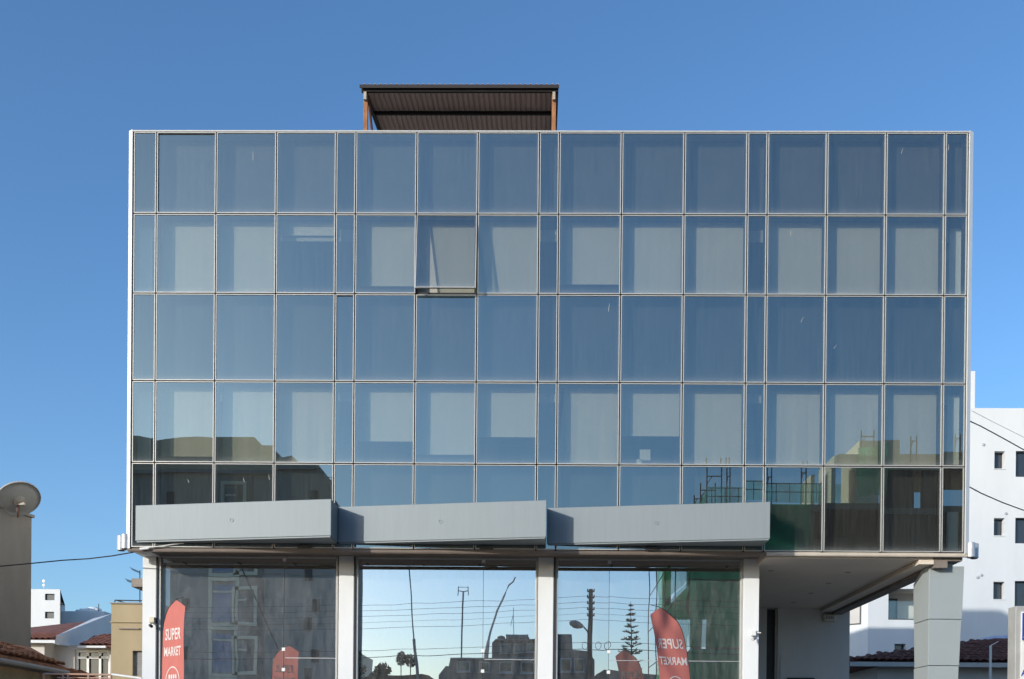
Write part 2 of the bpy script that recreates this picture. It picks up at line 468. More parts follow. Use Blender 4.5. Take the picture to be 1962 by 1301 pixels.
TILE = {}
def tile_mesh(w, l, m):
    key = (round(w, 3), round(l, 3), m)
    if key in TILE: return TILE[key]
    # barrel cross-section, slightly tapered, lower end proud
    n = 6; vs = []; fs = []
    for k, (t, lift, s) in enumerate(((0.0, 0.035, 1.0), (1.0, 0.0, 0.86))):
        for i in range(n + 1):
            a = math.pi * i / n
            vs.append((-math.cos(a) * w * .5 * s, -t * l, math.sin(a) * w * .32 + lift))
        for i in range(n + 1):
            a = math.pi * i / n
            vs.append((-math.cos(a) * w * .42 * s, -t * l, math.sin(a) * w * .25 + lift - .012))
    q = n + 1
    for i in range(n):
        fs.append((i, i + 1, 2 * q + i + 1, 2 * q + i)); fs.append((q + i + 1, q + i, 3 * q + i, 3 * q + i + 1))
        fs.append((i + 1, i, q + i, q + i + 1))
    me = bpy.data.meshes.new('roof_tile'); me.from_pydata(vs, [], fs); me.materials.append(T[m])
    for p in me.polygons: p.use_smooth = True
    TILE[key] = me
    return me

def tile_slope(parent, corner, across, upslope, wid, length, w, l, m, keep=None, cap=300, jit=0.02):
    """barrel tiles on a slope: corner = lower start, across = unit vector along the eave, upslope = unit vector"""
    A = Vector(across).normalized(); U = Vector(upslope).normalized(); N = A.cross(U).normalized()
    if N.z < 0: N = -N
    me = tile_mesh(w, l * 1.12, m)
    R3 = Matrix((A, -U, N)).transposed()
    if R3.determinant() < 0:
        R3 = Matrix((-A, -U, N)).transposed()
    nu, nv = int(wid / w), int(length / l)
    out = 0
    for j in range(nv):
        for i in range(nu):
            s_, t_ = (i + .5) * w, j * l
            if keep and not keep(s_, t_): continue
            if out >= cap: return out
            o = bpy.data.objects.new('roof_tile', me); col.objects.link(o)
            p = Vector(corner) + A * s_ + U * t_ + N * .02
            o.parent = parent
            rr = R3.to_4x4() @ Euler((random.gauss(0, jit), random.gauss(0, jit), random.gauss(0, jit))).to_matrix().to_4x4()
            o.location = p - wloc(parent); o.rotation_euler = rr.to_euler()
            out += 1
    return out

# ------------------------------------------------------------------ ground
g = MB(); g.quad((-400, -400, 0), (400, -400, 0), (400, 400, 0), (-400, 400, 0)); struct(g.build('ground', 'ground'))
g = MB(); g.quad((-120, -17.5, .004), (120, -17.5, .004), (120, -7.5, .004), (-120, -7.5, .004)); struct(g.build('road', 'asphalt'))
g = MB(); g.box(-120, 120, -7.5, 6.0, -.05, .13); struct(g.build('pavement', 'paving', bevel=.01))
g = MB(); g.box(-120, 120, -23.0, -17.5, -.05, .13); struct(g.build('pavement', 'paving', bevel=.01))
for i in range(-8, 9):
    g = MB(); g.box(i * 7 - 1.5, i * 7 + 1.5, -12.57, -12.43, .006, .010); struct(g.build('road_marking', 'white_plastic'))

# ------------------------------------------------------------------ office building
RZ = [14.105, 12.450, 10.828, 9.046, 7.376, 5.640]
CX = [-8.366, -7.893, -6.672, -5.441, -4.222, -3.821, -2.579, -1.331, -0.086, 0.316, 1.587, 2.856, 4.130, 4.534, 5.732, 6.923, 8.111, 8.571]
WIDE = [1, 2, 3, 5, 6, 7, 9, 10, 11, 13, 14, 15]
off = thing('office_building', (0, 0, 0), 'glass curtain-wall office building with three grey canopies and a shop front', 'building')
DEP = 13.5
b = MB()
b.box(-8.37, -8.10, .32, DEP, 5.62, 14.0); b.box(8.35, 8.60, .32, DEP, 5.62, 14.0); b.box(-8.37, 8.60, DEP, DEP + .25, .13, 14.0)
b.build('side_wall', 'white_wall', off)
MB().box(-8.37, 8.60, .28, DEP, 13.85, 14.03).build('roof', 'concrete', off)
for zf in (8.9, 12.2):
    MB().box(-8.09, 8.34, .30, DEP - .01, zf - .15, zf + .1).build('floor_slab', 'interior', off)
for z0, z1 in ((5.75, 8.74), (9.01, 12.04), (12.31, 13.84)):
    MB().box(-8.09, 8.34, 3.4, 3.5, z0, z1).build('partition_wall', 'interior', off)
# corner trims: chamfered enamel strips that close the glass box
b = MB(); b.extrude([(-8.475, .02, 5.62), (-8.385, -.035, 5.62), (-8.385, .10, 5.62), (-8.475, .10, 5.62)], (0, 0, 8.53)); b.box(-8.475, -8.37, .101, DEP, 5.62, 14.15); b.build('corner_trim', 'trim', off)
b = MB(); b.extrude([(8.592, -.035, 5.62), (8.685, .02, 5.62), (8.685, .10, 5.62), (8.592, .10, 5.62)], (0, 0, 8.53)); b.box(8.60, 8.685, .101, DEP, 5.62, 14.15); b.build('corner_trim', 'trim', off)
b = MB(); b.box(-8.383, 8.590, -.03, .30, 14.108, 14.14); b.build('parapet_cap', 'alu', off, bevel=.004)
# mullion fins and transoms behind the glass
for x in CX:
    MB().box(x - .022, x + .022, .030, .235, 5.645, 14.10).build('mullion', 'gasket', off)
for z in RZ[1:5]:
    MB().box(-8.366, 8.571, .032, .26, z - .016, z + .016).build('transom', 'gasket', off)
for r in (0, 2, 4):
    MB().box(-8.365, 8.570, .262, .30, max(5.705, RZ[r + 1] - .10), RZ[r] + (.12 if r else -.01)).build('spandrel_panel', 'panel_top' if r == 0 else 'panel_mid', off)

BL = {  # lower end of each blind, as a share of the panel height from its top (vision rows only)
    (1, 1): 1.0, (1, 2): 1.0, (1, 3): .19, (1, 5): .83, (1, 6): 1.0, (1, 7): 1.0, (1, 9): .80, (1, 10): .94, (1, 11): 1.0, (1, 13): .92, (1, 14): 1.0, (1, 15): 1.0,
    (3, 1): .88, (3, 2): 1.0, (3, 3): 1.0, (3, 5): .68, (3, 6): .84, (3, 7): .62, (3, 9): 1.0, (3, 10): .60, (3, 11): .97, (3, 13): 1.0, (3, 14): 1.0, (3, 15): 1.0}
SKEW = {(3, 2): -.10, (3, 9): -.14, (3, 13): -.03, (3, 14): -.06, (3, 15): .05, (3, 3): -.03}
FW = .0145
for r in range(5):
    for c in range(17):
        x0, x1, z0, z1 = CX[c] + .0125, CX[c + 1] - .0125, RZ[r + 1] + .0125, RZ[r] - .0125
        if r == 0: z1 = RZ[0] - .003
        opening = (r, c) == (1, 6)
        b = MB(); frame_ring(b, x0, x1, z0, z1, FW, -.018, .028)
        org = ((x0 + x1) / 2, 0, z1) if opening else None
        f = b.build('window_frame', 'alu', off, origin=org)
        p = pane(x0 + FW - .004, x1 - FW + .004, z0 + FW - .004, z1 - FW + .004, -.004, f, tilt=.0016)
        if (r, c) in ((0, 1), (2, 4)):   # replaced panes sit deeper in their frames
            p.location.y += .022
        if opening:
            f.rotation_euler = (rad(-8.0), 0, 0)
            f['label'] = 'top-hung window standing open'
            q = MB(); frame_ring(q, x0, x1, z0, z1, .045, .05, .10); q.build('window_surround', 'dark_frame', off)
            MB().tube([(x1 - .03, .06, z0 + .30), (x1 - .03, -.16, z0 + .08)], .008, 6).build('stay_arm', 'steel', off)
        if (r, c) in BL:
            zb = RZ[r] - (RZ[r] - RZ[r + 1]) * BL[(r, c)] + .03
            xa, xb, zt = CX[c] + .02, CX[c + 1] - .02, RZ[r] + .05
            sk = SKEW.get((r, c), 0)
            m = MB(); nx, nz = 10, 5
            amp = .005 if sk else .001
            for j in range(nz + 1):
                for i in range(nx + 1):
                    u, v_ = i / nx, j / nz
                    xl = xa + (sk * v_ if sk > 0 else -sk * (1 - v_)) if sk else xa
                    m.v.append(Vector((xl + (xb - xl) * u, .252 + amp * math.sin(u * 17 + c) * (.3 + v_), zb + (zt - zb) * (1 - v_))))
            for j in range(nz):
                for i in range(nx):
                    k = j * (nx + 1) + i
                    m.f.append((k, k + 1, k + nx + 2, k + nx + 1)); m.m.append(0)
            if BL[(r, c)] < .99:
                m.box(xa, xb, .246, .262, zb - .03, zb)
            if opening:
                bo = m.build('blind', 'blind', off)
            else:
                bo = m.build('blind', 'blind', f)
            bo['label'] = 'cream roller blind behind the glass'

# papers stuck inside two panes
for (px, pz, s_) in ((2.136, 7.647, .22), (2.011, 7.509, .10)):
    MB().box(px - s_ / 2, px + s_ / 2, .20, .202, pz - s_ / 2, pz + s_ / 2).build('paper_sheet', 'blind', off)
# bird lime on the glass
for k, (px, pz, dx, h) in enumerate(((-6.054, 7.030, .02, .10), (-7.188, 7.002, .03, .09), (-5.541, 7.086, .01, .13), (-2.419, 11.400, .01, .12), (7.229, 13.742, -.03, .12),
        (8.173, 13.817, 0, .12), (5.246, 10.335, -.05, .12), (5.915, 9.789, -.05, .08), (1.346, 10.564, -.02, .18), (0.262, 12.073, .02, .06), (5.017, 12.085, .005, .14), (-5.922, 13.619, .004, .20))):
    m = MB(); y_ = -.0085
    m.add([(px - dx - .002, y_, pz + h / 2), (px - dx + .002, y_, pz + h / 2), (px + .005, y_, pz - h * .2), (px + .004, y_, pz - h / 2), (px - .005, y_, pz - h * .25)], [(0, 1, 2, 3, 4)])
    m.build('dirt_streak', 'bird_lime', off)

# ledge under the glass box
b = MB(); b.box(-8.45, 4.60, .0, .06, 5.575, 5.632); b.box(-8.44, 4.59, .01, .05, 5.560, 5.574); b.build('bottom_ledge', 'shaded_trim', off, bevel=.004)
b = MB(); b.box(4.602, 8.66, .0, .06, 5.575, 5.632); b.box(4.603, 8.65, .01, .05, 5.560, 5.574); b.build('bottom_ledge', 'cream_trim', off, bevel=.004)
# soffits and edge beams
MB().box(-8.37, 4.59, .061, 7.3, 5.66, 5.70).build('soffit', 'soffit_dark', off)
MB().box(4.6, 8.0, .10, 7.3, 5.53, 5.66).build('soffit', 'soffit', off)
MB().box(7.72, 8.02, .12, 7.3, 5.43, 5.525).build('edge_beam', 'soffit', off)
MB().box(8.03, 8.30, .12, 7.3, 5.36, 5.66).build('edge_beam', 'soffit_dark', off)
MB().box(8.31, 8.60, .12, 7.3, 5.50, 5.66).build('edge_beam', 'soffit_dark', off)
for (x, y) in ((5.05, 1.55), (6.75, 1.65), (5.0, 3.0), (6.75, 3.1), (6.75, 4.6), (6.7, 6.1), (5.1, 4.6)):
    m = MB(); m.lathe((x, y, 5.53), [(.035, -.006), (.055, -.006), (.06, 0)], 16); m.build('downlight', 'soffit_dark', off)

# canopies: wedge boxes, flush with the glass at their left end and proud at their right end
for (xa, xb, pa, pb) in ((-8.262, -4.125, .035, .68), (-4.118, .118, .02, .68), (.136, 4.512, .02, .66)):
    b = MB()
    b.extrude([(xa, -.021, 5.765), (xa, -pa - .02, 5.765), (xb, -pb, 5.765), (xb, -.021, 5.765)], (0, 0, .725))
    o = b.build('canopy', 'canopy', off, bevel=.012)
    b = MB(); b.extrude([(xa + .02, -.021, 5.740), (xa + .02, -pa, 5.740), (xb - .02, -pb + .02, 5.740), (xb - .02, -.021, 5.740)], (0, 0, .024)); b.build('soffit_board', 'canopy', o)
    xm, pm = (xa + xb) / 2, (pa + pb) / 2
    nrm = Vector((-(pb - pa), -(xb - xa), 0)).normalized()
    b = MB(); b.lathe(Vector((xm, -pm - .012, 6.13)), [(.040, -.01), (.040, .006), (.028, .006), (.028, 0)], 16, 0, nrm); b.build('cable_plug', 'canopy', o)

# shop front: columns, frames, big panes
SG = .95
for (xa, xb) in ((-8.468, -8.166), (-4.273, -3.950), (-0.032, 0.294), (4.312, 4.643)):
    MB().box(xa, xb, .85, 1.40, .13, 5.658).build('column', 'column', off, bevel=.008)
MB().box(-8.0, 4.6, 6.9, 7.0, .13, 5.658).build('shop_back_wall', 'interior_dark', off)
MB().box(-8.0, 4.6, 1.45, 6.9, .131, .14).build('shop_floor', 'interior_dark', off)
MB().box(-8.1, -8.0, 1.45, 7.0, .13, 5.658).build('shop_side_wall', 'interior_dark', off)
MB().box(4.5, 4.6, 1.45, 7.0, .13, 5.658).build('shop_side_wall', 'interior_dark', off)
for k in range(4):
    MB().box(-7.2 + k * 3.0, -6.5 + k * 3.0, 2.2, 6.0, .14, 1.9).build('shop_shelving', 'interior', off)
for (xa, xb, xs) in ((-8.174, -4.294, -5.462), (-3.948, -0.044, -1.201), (0.306, 4.312, 1.480)):
    fl, fr = .085, .045
    b = MB(); b.box(xa, xa + fl, .88, 1.02, .13, 5.658); b.box(xb - fr, xb, .88, 1.02, .13, 5.658); b.box(xa + fl, xb - fr, .88, 1.02, 5.625, 5.658); b.box(xa + fl, xb - fr, .88, 1.02, .13, .25)
    f = b.build('shop_window_frame', 'shop_frame', off, bevel=.004)
    b = MB(); b.box(xa - .005, xa + .025, .845, .879, .13, 5.656); b.build('drain_pipe', 'dark_frame', f)
    pane(xa + fl - .002, xs - .004, .249, 5.627, SG, f, 'glass_shop', .012, .0006)
    pane(xs + .004, xb - fr + .002, .249, 5.627, SG, f, 'glass_shop', .012, .0006)
    for zc in (3.677, 3.243, 5.585):
        MB().box(xs - .035, xs + .035, SG - .02, SG - .002, zc - .035, zc + .035).build('glass_clamp', 'white_plastic', f)
    MB().box(xs + .036, xb - fr, SG - .006, SG - .002, 3.494 - .006, 3.494 + .006).build('door_rail', 'steel', f)

# porch: rear wall, door strip, sign board, emergency lamp, tapered column
xw0, xw1 = 6.556, 8.529
MB().box(xw0, xw1, 7.2, 7.45, .13, 5.528).build('porch_wall', 'porch_wall', off)
b = MB(); b.box(4.61, xw0 - .30, 7.2, 7.4, .13, 5.527); b.build('porch_wall', 'porch_wall', off)
b = MB(); b.box(xw0 - .29, xw0 - .01, 7.28, 7.34, .13, 5.50); b.build('door', 'dark_frame', off)
b = MB(); b.box(xw0 - .07, xw0 - .012, 7.21, 7.27, .13, 5.52); b.build('door_frame', 'ledge', off)
b = MB(); b.box(xw0 - .29, xw0 - .08, 7.24, 7.275, 3.52, 3.57); b.build('door_transom', 'shop_frame', off)
x0, x1, z0, z1 = 6.632, 7.761, 3.021, 4.197
MB().box(x0, x1, 7.170, 7.198, z0, z1).build('notice_board', 'porch_wall', off)
MB().box(6.815, 7.558, 7.10, 7.168, 3.020, 3.608).build('door_opening', 'black', off)
x, z = 7.952, 5.260
b = MB(); b.box(x - .17, x + .17, 7.09, 7.198, z - .10, z + .10); o = b.build('emergency_lamp', 'beige_plastic', off, bevel=.03)
MB().box(x - .13, x + .13, 7.082, 7.089, z - .055, z + .055).build('lens', 'porch_wall', o)
for k in range(5):
    MB().box(x - .11 + k * .045, x - .085 + k * .045, 7.076, 7.0815, z - .03, z + .035).build('printed_figure', 'soffit_dark', o)

# tapered clad column carrying the right end
xl, xr_top, xr1, xr2, xr3 = 8.000, 8.717, 8.680, 8.632, 8.630
zt, zs1, zs2 = 5.424, 4.337, 3.383
colz = [(zt, zs1 + .006, xr_top, xr1 + .002, .0), (zs1 - .006, zs2 + .006, xr1 - .01, xr2 + .002, .05), (zs2 - .006, .13, xr2 - .005, xr2 - .10, .08)]
core = MB(); core.box(xl + .03, xr3 - .16, .36, .95, .13, zt - .02); cc = core.build('tapered_column', 'dark_frame', off)
for i, (za, zb, xa, xb, ins) in enumerate(colz):
    b = MB()
    dA, dB = .3 + .86 - ins, .3 + .80 - ins
    if i == 0:
        prof = [(0, za), (.40, za), (.86, za - .24), (.82, zb), (0, zb)]
        P0 = [(xl, .3 + d, z) for d, z in prof]
        P1 = [(xa + (xb - xa) * (za - z) / (za - zb), .3 + d, z) for d, z in prof]
        n = 5
        b.add(P0 + P1, [tuple(range(n)), tuple(range(2 * n - 1, n - 1, -1))] + [(k, k + n, (k + 1) % n + n, (k + 1) % n) for k in range(n)])
    else:
        b.add([(xl, .3, za), (xa, .3, za), (xa, dA, za), (xl, dA, za), (xl, .3, zb), (xb, .3, zb), (xb, dB, zb), (xl, dB, zb)],
              [(0, 1, 2, 3), (7, 6, 5, 4), (0, 4, 5, 1), (1, 5, 6, 2), (2, 6, 7, 3), (3, 7, 4, 0)])
    b.build('cladding_panel', 'cladding', cc, bevel=.006)
b = MB(); b.box(8.078, 8.505, .36, .9, zt + .002, 5.60); b.build('column_head', 'trim', off)

# cylinder spotlights at the two lower corners
def corner_spot(x, y, z, xw):
    b = MB(); b.lathe((x, y, z - .15), [(.0, .0), (.078, .0), (.085, .012), (.085, .285), (.08, .30), (.0, .30)], 20)
    o = b.build('corner_spotlight', 'steel', off, smooth=False)
    MB().box(min(x, xw), max(x, xw), y - .02, y + .02, z - .13, z - .09).build('bracket', 'steel', o)
    MB().lathe((x, y, z - .158), [(.0, .0), (.065, .0), (.065, .008)], 16).build('lens', 'dark_frame', o)
corner_spot(-8.503, .05, 5.768, -8.46)
corner_spot(-8.716, .35, 5.797, -8.46)
corner_spot(8.737, .05, 5.709, 8.66)
corner_spot(8.932, .34, 5.747, 8.66)

# small security boxes with bullet cameras on two columns
def security(x, z, mirror, m):
    b = MB(); b.box(x - .055, x + .055, .77, .848, z - .06, z + .06); o = b.build('security_box', m, off, bevel=.008)
    s_ = 1 if mirror else -1
    b = MB(); b.tube([(x + .02 * s_, .80, z - .06), (x - .01 * s_, .72, z - .13)], .012, 6); b.build('bracket', 'dark_frame', o)
    b = MB(); b.tube([(x + .02 * s_, .75, z - .12), (x - .05 * s_, .65, z - .155)], .033, 10); b.build('camera', 'black' if not mirror else 'steel', o)
    if mirror:
        b = MB(); b.tube([(x + .055, .81, z + .01), (x + .16, .81, z + .005)], .014, 6); b.build('antenna', 'white_plastic', o)
security(-8.239, 4.265, False, 'beige_plastic')
security(4.517, 4.084, True, 'white_plastic')
# loose cable under the left canopy and a thin conduit on the glass box
b = MB(); b.tube([(-8.162, -0.060, 5.620), (-7.767, -0.060, 5.654), (-7.500, -0.060, 5.699), (-7.268, -0.050, 5.723)], .010, 6); b.build('loose_cable', 'white_plastic', off)
b = MB(); b.tube([(-8.166, -0.050, 5.601), (-7.984, -0.050, 5.618)], .022, 6); b.build('conduit_end', 'trim', off)
for k, x in enumerate((CX[7] + .1, CX[10] + .55, CX[3] + .5)):
    b = MB(); b.box(x, x + .28, -.07, -.025, 5.64, 5.70); b.tube([(x + .05, -.04, 5.70), (x + .05, -.04, 5.74)], .01, 6); b.build('floodlight', 'dark_frame', off)

# ------------------------------------------------------------------ roof shelter
sh = thing('roof_shelter', (-1.9, 2.2, 14.03), 'rusty steel shelter with brown corrugated tin roof on top of the glass building', 'roof shelter')
E1 = (-4.118, 2.000, 16.401); E2 = (0.321, 2.000, 16.403)
ex0, ex1, ez = E1[0], E2[0], (E1[2] + E2[2]) / 2
SL = .19; RL = 5.2
b = MB(); npch = 37; pw = (ex1 - ex0) / npch
prof = []
for i in range(npch):
    x = ex0 + i * pw
    prof += [(x, 0), (x + pw * .55, 0), (x + pw * .68, .030), (x + pw * .87, .030)]
prof.append((ex1, 0))
for y_, zz in ((0, 0), (RL, RL * SL)):
    for (x, h) in prof: b.v.append(Vector((x, 2.0 + y_, ez + zz + h)))
n = len(prof)
for y_, zz in ((0, 0), (RL, RL * SL)):
    for (x, h) in prof: b.v.append(Vector((x, 2.0 + y_, ez + zz + h + .006)))
for i in range(n - 1):
    b.f += [(i, i + 1, n + i + 1, n + i), (2 * n + i, 3 * n + i, 3 * n + i + 1, 2 * n + i + 1), (i, 2 * n + i, 2 * n + i + 1, i + 1)]; b.m += [0, 0, 0]
b.build('corrugated_sheet', 'tin', sh)
def slope_z(y): return ez + (y - 2.0) * SL
for y_, h in ((2.08, .11), (3.30, .07), (5.2, .09), (7.0, .10)):
    MB().box(ex0 + .02, ex1 - .02, y_ - .03, y_ + .03, slope_z(y_) - h - .012, slope_z(y_) - .013).build('purlin', 'tin_dark', sh)
for x in (ex0 + .06, ex1 - .09):
    b = MB(); b.extrude([(x, 2.12, slope_z(2.12) - .13), (x, 7.0, slope_z(7.0) - .13), (x, 7.0, slope_z(7.0) - .02), (x, 2.12, slope_z(2.12) - .02)], (.05, 0, 0)); b.build('rafter', 'tin_dark', sh)
for x in (-4.017, 0.217):
    MB().box(x - .045, x + .045, 2.12, 2.21, 14.03, slope_z(2.15) - .13).build('post', 'rust_lit', sh)
    MB().box(x - .03, x + .03, 2.05, 2.118, slope_z(2.1) - .30, slope_z(2.1) - .13).build('bracket', 'ledge', sh)
    MB().box(x - .045, x + .045, 6.8, 6.89, 14.03, slope_z(6.85) - .13).build('post', 'rust', sh)
x = ex0 + .15
b = MB(); b.tube([(x, 2.2, slope_z(2.2) - .18), (x + .02, 4.6, 14.05)], .03, 6); b.build('brace', 'rust', sh)
b = MB(); b.box(ex0 - .01, ex1 + .01, 1.985, 2.0, ez - .07, ez + .002); b.build('fascia', 'tin_dark', sh)

# ------------------------------------------------------------------ flags
def text_mesh(body, size):
    cu = bpy.data.curves.new('txt', 'FONT'); cu.body = body; cu.size = size; cu.align_x = 'CENTER'; cu.align_y = 'CENTER'
    cu.resolution_u = 3; cu.offset = .004
    o = bpy.data.objects.new('txt', cu); col.objects.link(o)
    bpy.context.view_layer.update()
    me = bpy.data.meshes.new_from_object(o.evaluated_get(bpy.context.evaluated_depsgraph_get()))
    bpy.data.objects.remove(o); bpy.data.curves.remove(cu)
    return me

def feather_flag(base, theta, H, W, label, mirror, fold, bend=.05, dz=0.0, tw=1.0, rip=1.0):
    """base on the pavement; theta = heading of the flag's width from +x; u runs from the pole to the fly edge"""
    t = thing('feather_flag', base, label, 'flag', 'supermarket feather flags')
    A = Vector((math.cos(theta), math.sin(theta), 0)); Nn = Vector((-math.sin(theta), math.cos(theta), 0))
    B = Vector(base)
    zb = .45
    def pole(s):     # pole curve in (u, z): straight, then arching over to the fly side
        if s < .80: return (0.0, H * s / .80 * .86)
        k = (s - .80) / .20 * math.pi * .5
        return (W * .98 * (1 - math.cos(k)) ** 1.0 * .93, H * .86 + H * .14 * math.sin(k) ** .9 - .0 * k)
    def ripple(u, z):
        return rip * (.028 * math.sin(z * 2.1 + u * 5 + fold) * (.3 + u / W) + .016 * math.sin((z * 1.4 - u * 3.2) * 4 + fold * 2) * min(1, u / W + .25) + .05 * (u / W) ** 2 + .016 * math.sin(14 * ((H - z) * .55 - u * 1.1)) * math.exp(-((H - z) / .55) ** 2))
    def top(u):
        k = math.acos(max(-1, min(1, 1 - u / (W * .98 * .93)))) if u < W * .98 * .93 else math.pi / 2
        return H * .86 + H * .14 * math.sin(k) ** .9 - (.16 * max(0, u / W - .62) / .38)
    def lean(z): return bend * max(0.0, z / H - .35) ** 2 / .42
    def pt(u, z, off_=0.0):
        return B + A * (u + lean(z)) + Vector((0, 0, z)) + Nn * (ripple(u, z) + off_)
    b = MB(); nu, nv = 26, 110
    for j in range(nv + 1):
        for i in range(nu + 1):
            u = W * i / nu; v_ = j / nv
            b.v.append(pt(u, zb + (top(u) - zb) * v_))
    for j in range(nv):
        for i in range(nu):
            k = j * (nu + 1) + i; b.f.append((k, k + 1, k + nu + 2, k + nu + 1)); b.m.append(0)
    fl = b.build('flag_cloth', 'flag', t, smooth=True)
    # print that shows through on both sides
    cz = W * .50
    for body, zc, sz in (('SUPER', H - .62 + dz, W * .345), ('MARKET', H - .92 + dz, W * .275)):
        me = text_mesh(body, sz)
        bm = bmesh.new(); bm.from_mesh(me)
        bmesh.ops.subdivide_edges(bm, edges=[e for e in bm.edges if e.calc_length() > .05], cuts=2)
        for side in (-1, 1):
            d = MB(); d.v = []
            for v in bm.verts:
                u = cz + v.co.x * tw; d.v.append(pt(u, zc + v.co.y * 1.15, .007 * side))
            bm.verts.index_update()
            d.f = [tuple(v.index for v in f.verts) for f in bm.faces]; d.m = [0] * len(d.f)
            d.build('lettering', 'flag_print', fl)
        bm.free()
    for side in (-1, 1):
        d = MB(); n = 40
        for k in range(n):
            a = 2 * math.pi * k / n
            for rr in (.205, .225): d.v.append(pt(cz + rr * math.cos(a) * W / .75, H - 1.40 + dz + rr * math.sin(a), .007 * side))
        d.f = [(2 * k, 2 * k + 1, (2 * k + 3) % (2 * n), (2 * k + 2) % (2 * n)) for k in range(n)]; d.m = [0] * n
        for (ua, ub, za, zc) in ((-.12, -.07, -.08, -.01), (-.05, 0.0, -.08, -.01), (.02, .07, -.08, -.01), (.09, .13, -.08, -.01)):
            q = len(d.v); d.v += [pt(cz + ua, H - 1.40 + dz - za, .007 * side), pt(cz + ub, H - 1.40 + dz - za, .007 * side), pt(cz + ub, H - 1.40 + dz - zc, .007 * side), pt(cz + ua, H - 1.40 + dz - zc, .007 * side)]
            d.f.append((q, q + 1, q + 2, q + 3)); d.m.append(0)
        d.build('round_emblem', 'flag_print', fl)
    pts = [B + A * (pole(s / 30)[0] + lean(pole(s / 30)[1])) + Vector((0, 0, pole(s / 30)[1] + .012)) + Nn * ripple(pole(s / 30)[0], pole(s / 30)[1]) * .6 for s in range(31)]
    b = MB(); b.tube(pts, .014, 8, r1=.006); b.build('pole', 'black', t, smooth=True)
    b = MB(); b.box(B.x - .3, B.x + .3, B.y - .3, B.y + .3, B.z, B.z + .03); b.tube([B + Vector((0, 0, .03)), B + Vector((0, 0, .25))], .025, 10); b.build('base_plate', 'dark_frame', t)

fa = (-6.718, -2.650, 2.779)
feather_flag((fa[0], fa[1], .13), rad(-40), 4.163 - .13, .70, 'red feather flag reading SUPER MARKET the right way round beside the left shop column', False, .4, .06, .0, .76, .4)
fb = (2.760, -2.600, 2.860)
feather_flag((fb[0], fb[1], .13), rad(200), 4.104 - .13, .60, 'red feather flag with mirrored SUPER MARKET lettering in front of the right shop window', False, 2.0, .34, -.03, .88)

# ------------------------------------------------------------------ right: white apartment block
wb = thing('apartment_block', (22, 34, 0), 'white modern apartment block with small recessed windows right of the glass building', 'building')
WY = 30.0
xL, xR, zT = 16.514, 36.0, 18.879
holes = []
winsR = []
def rc(p, q): return (p[0], q[0], q[2], p[2])
smallw = [rc((22.737, 30.000, 16.724), (23.254, 30.000, 15.851)), rc((22.749, 30.000, 13.378), (23.280, 30.000, 12.506)), rc((22.760, 30.000, 10.187), (23.316, 30.000, 9.315)), rc((17.855, 30.000, 7.035), (18.413, 30.000, 6.174))]
bigw = [rc((23.803, 30.000, 16.742), (25.468, 30.000, 15.445)), rc((23.816, 30.000, 13.398), (25.481, 30.000, 12.114)), rc((23.826, 30.000, 10.234), (25.493, 30.000, 8.886))]
balc = [rc((17.525, 30.000, 9.798), (19.825, 30.000, 8.242))]
b = MB()
wall_open(b, xL, xR, 0.0, zT, WY, smallw + bigw + balc, .38)
b.quad((xR, WY, 0), (xR, WY + 14, 0), (xR, WY + 14, zT), (xR, WY, zT)); b.quad((xL, WY, zT), (xR, WY, zT), (xR, WY + 14, zT), (xL, WY + 14, zT))
b.quad((xL, WY + 14, 0), (xR, WY + 14, 0), (xR, WY + 14, zT), (xL, WY + 14, zT))
# angled wing to the left
wx, wy = xL - 3.2, WY + 2.6
x0, x1, z0, z1 = balc[0]
b.build('wall', 'white_wall', wb)
for h in smallw:
    window(wb, h[0], h[1], h[2], h[3], WY + .30, 'dark_frame', 'win_glass', (1, 0), .045)
for h in bigw:
    window(wb, h[0], h[1], h[2], h[3], WY + .22, 'dark_frame', 'win_glass', (2, 0), .06)
for h in smallw[:3]:
    MB().box(h[0] - .03, h[1] + .03, WY - .03, WY + .29, h[2] - .04, h[2] - .003).build('window_sill', 'white_wall', wb)
# balcony recess with room front behind it
b = MB(); b.quad((x0, WY + 1.6, z0), (x1, WY + 1.6, z0), (x1, WY + 1.6, z1), (x0, WY + 1.6, z1)); b.quad((x0, WY + .38, z0), (x1, WY + .38, z0), (x1, WY + 1.6, z0), (x0, WY + 1.6, z0)); b.quad((x0, WY + .38, z1), (x1, WY + .38, z1), (x1, WY + 1.6, z1), (x0, WY + 1.6, z1)); b.quad((x0, WY + .38, z0), (x0, WY + 1.6, z0), (x0, WY + 1.6, z1), (x0, WY + .38, z1)); b.quad((x1, WY + .38, z0), (x1, WY + 1.6, z0), (x1, WY + 1.6, z1), (x1, WY + .38, z1))
b.build('balcony_recess', 'house_grey', wb)
window(wb, x0 + .05, x0 + 1.0, z0 + .05, z0 + 1.30, WY + 1.5, 'dark_frame', 'win_glass', (1, 0), .09)
pane(x0 + .02, x1 - .02, z0 + .05, z0 + .95, WY + .10, wb, 'balu', .012, 0, 'glass_balustrade')
MB().box(x0, x1, WY + .06, WY + .16, z0 + .002, z0 + .06).build('balustrade_rail', 'dark_frame', wb)
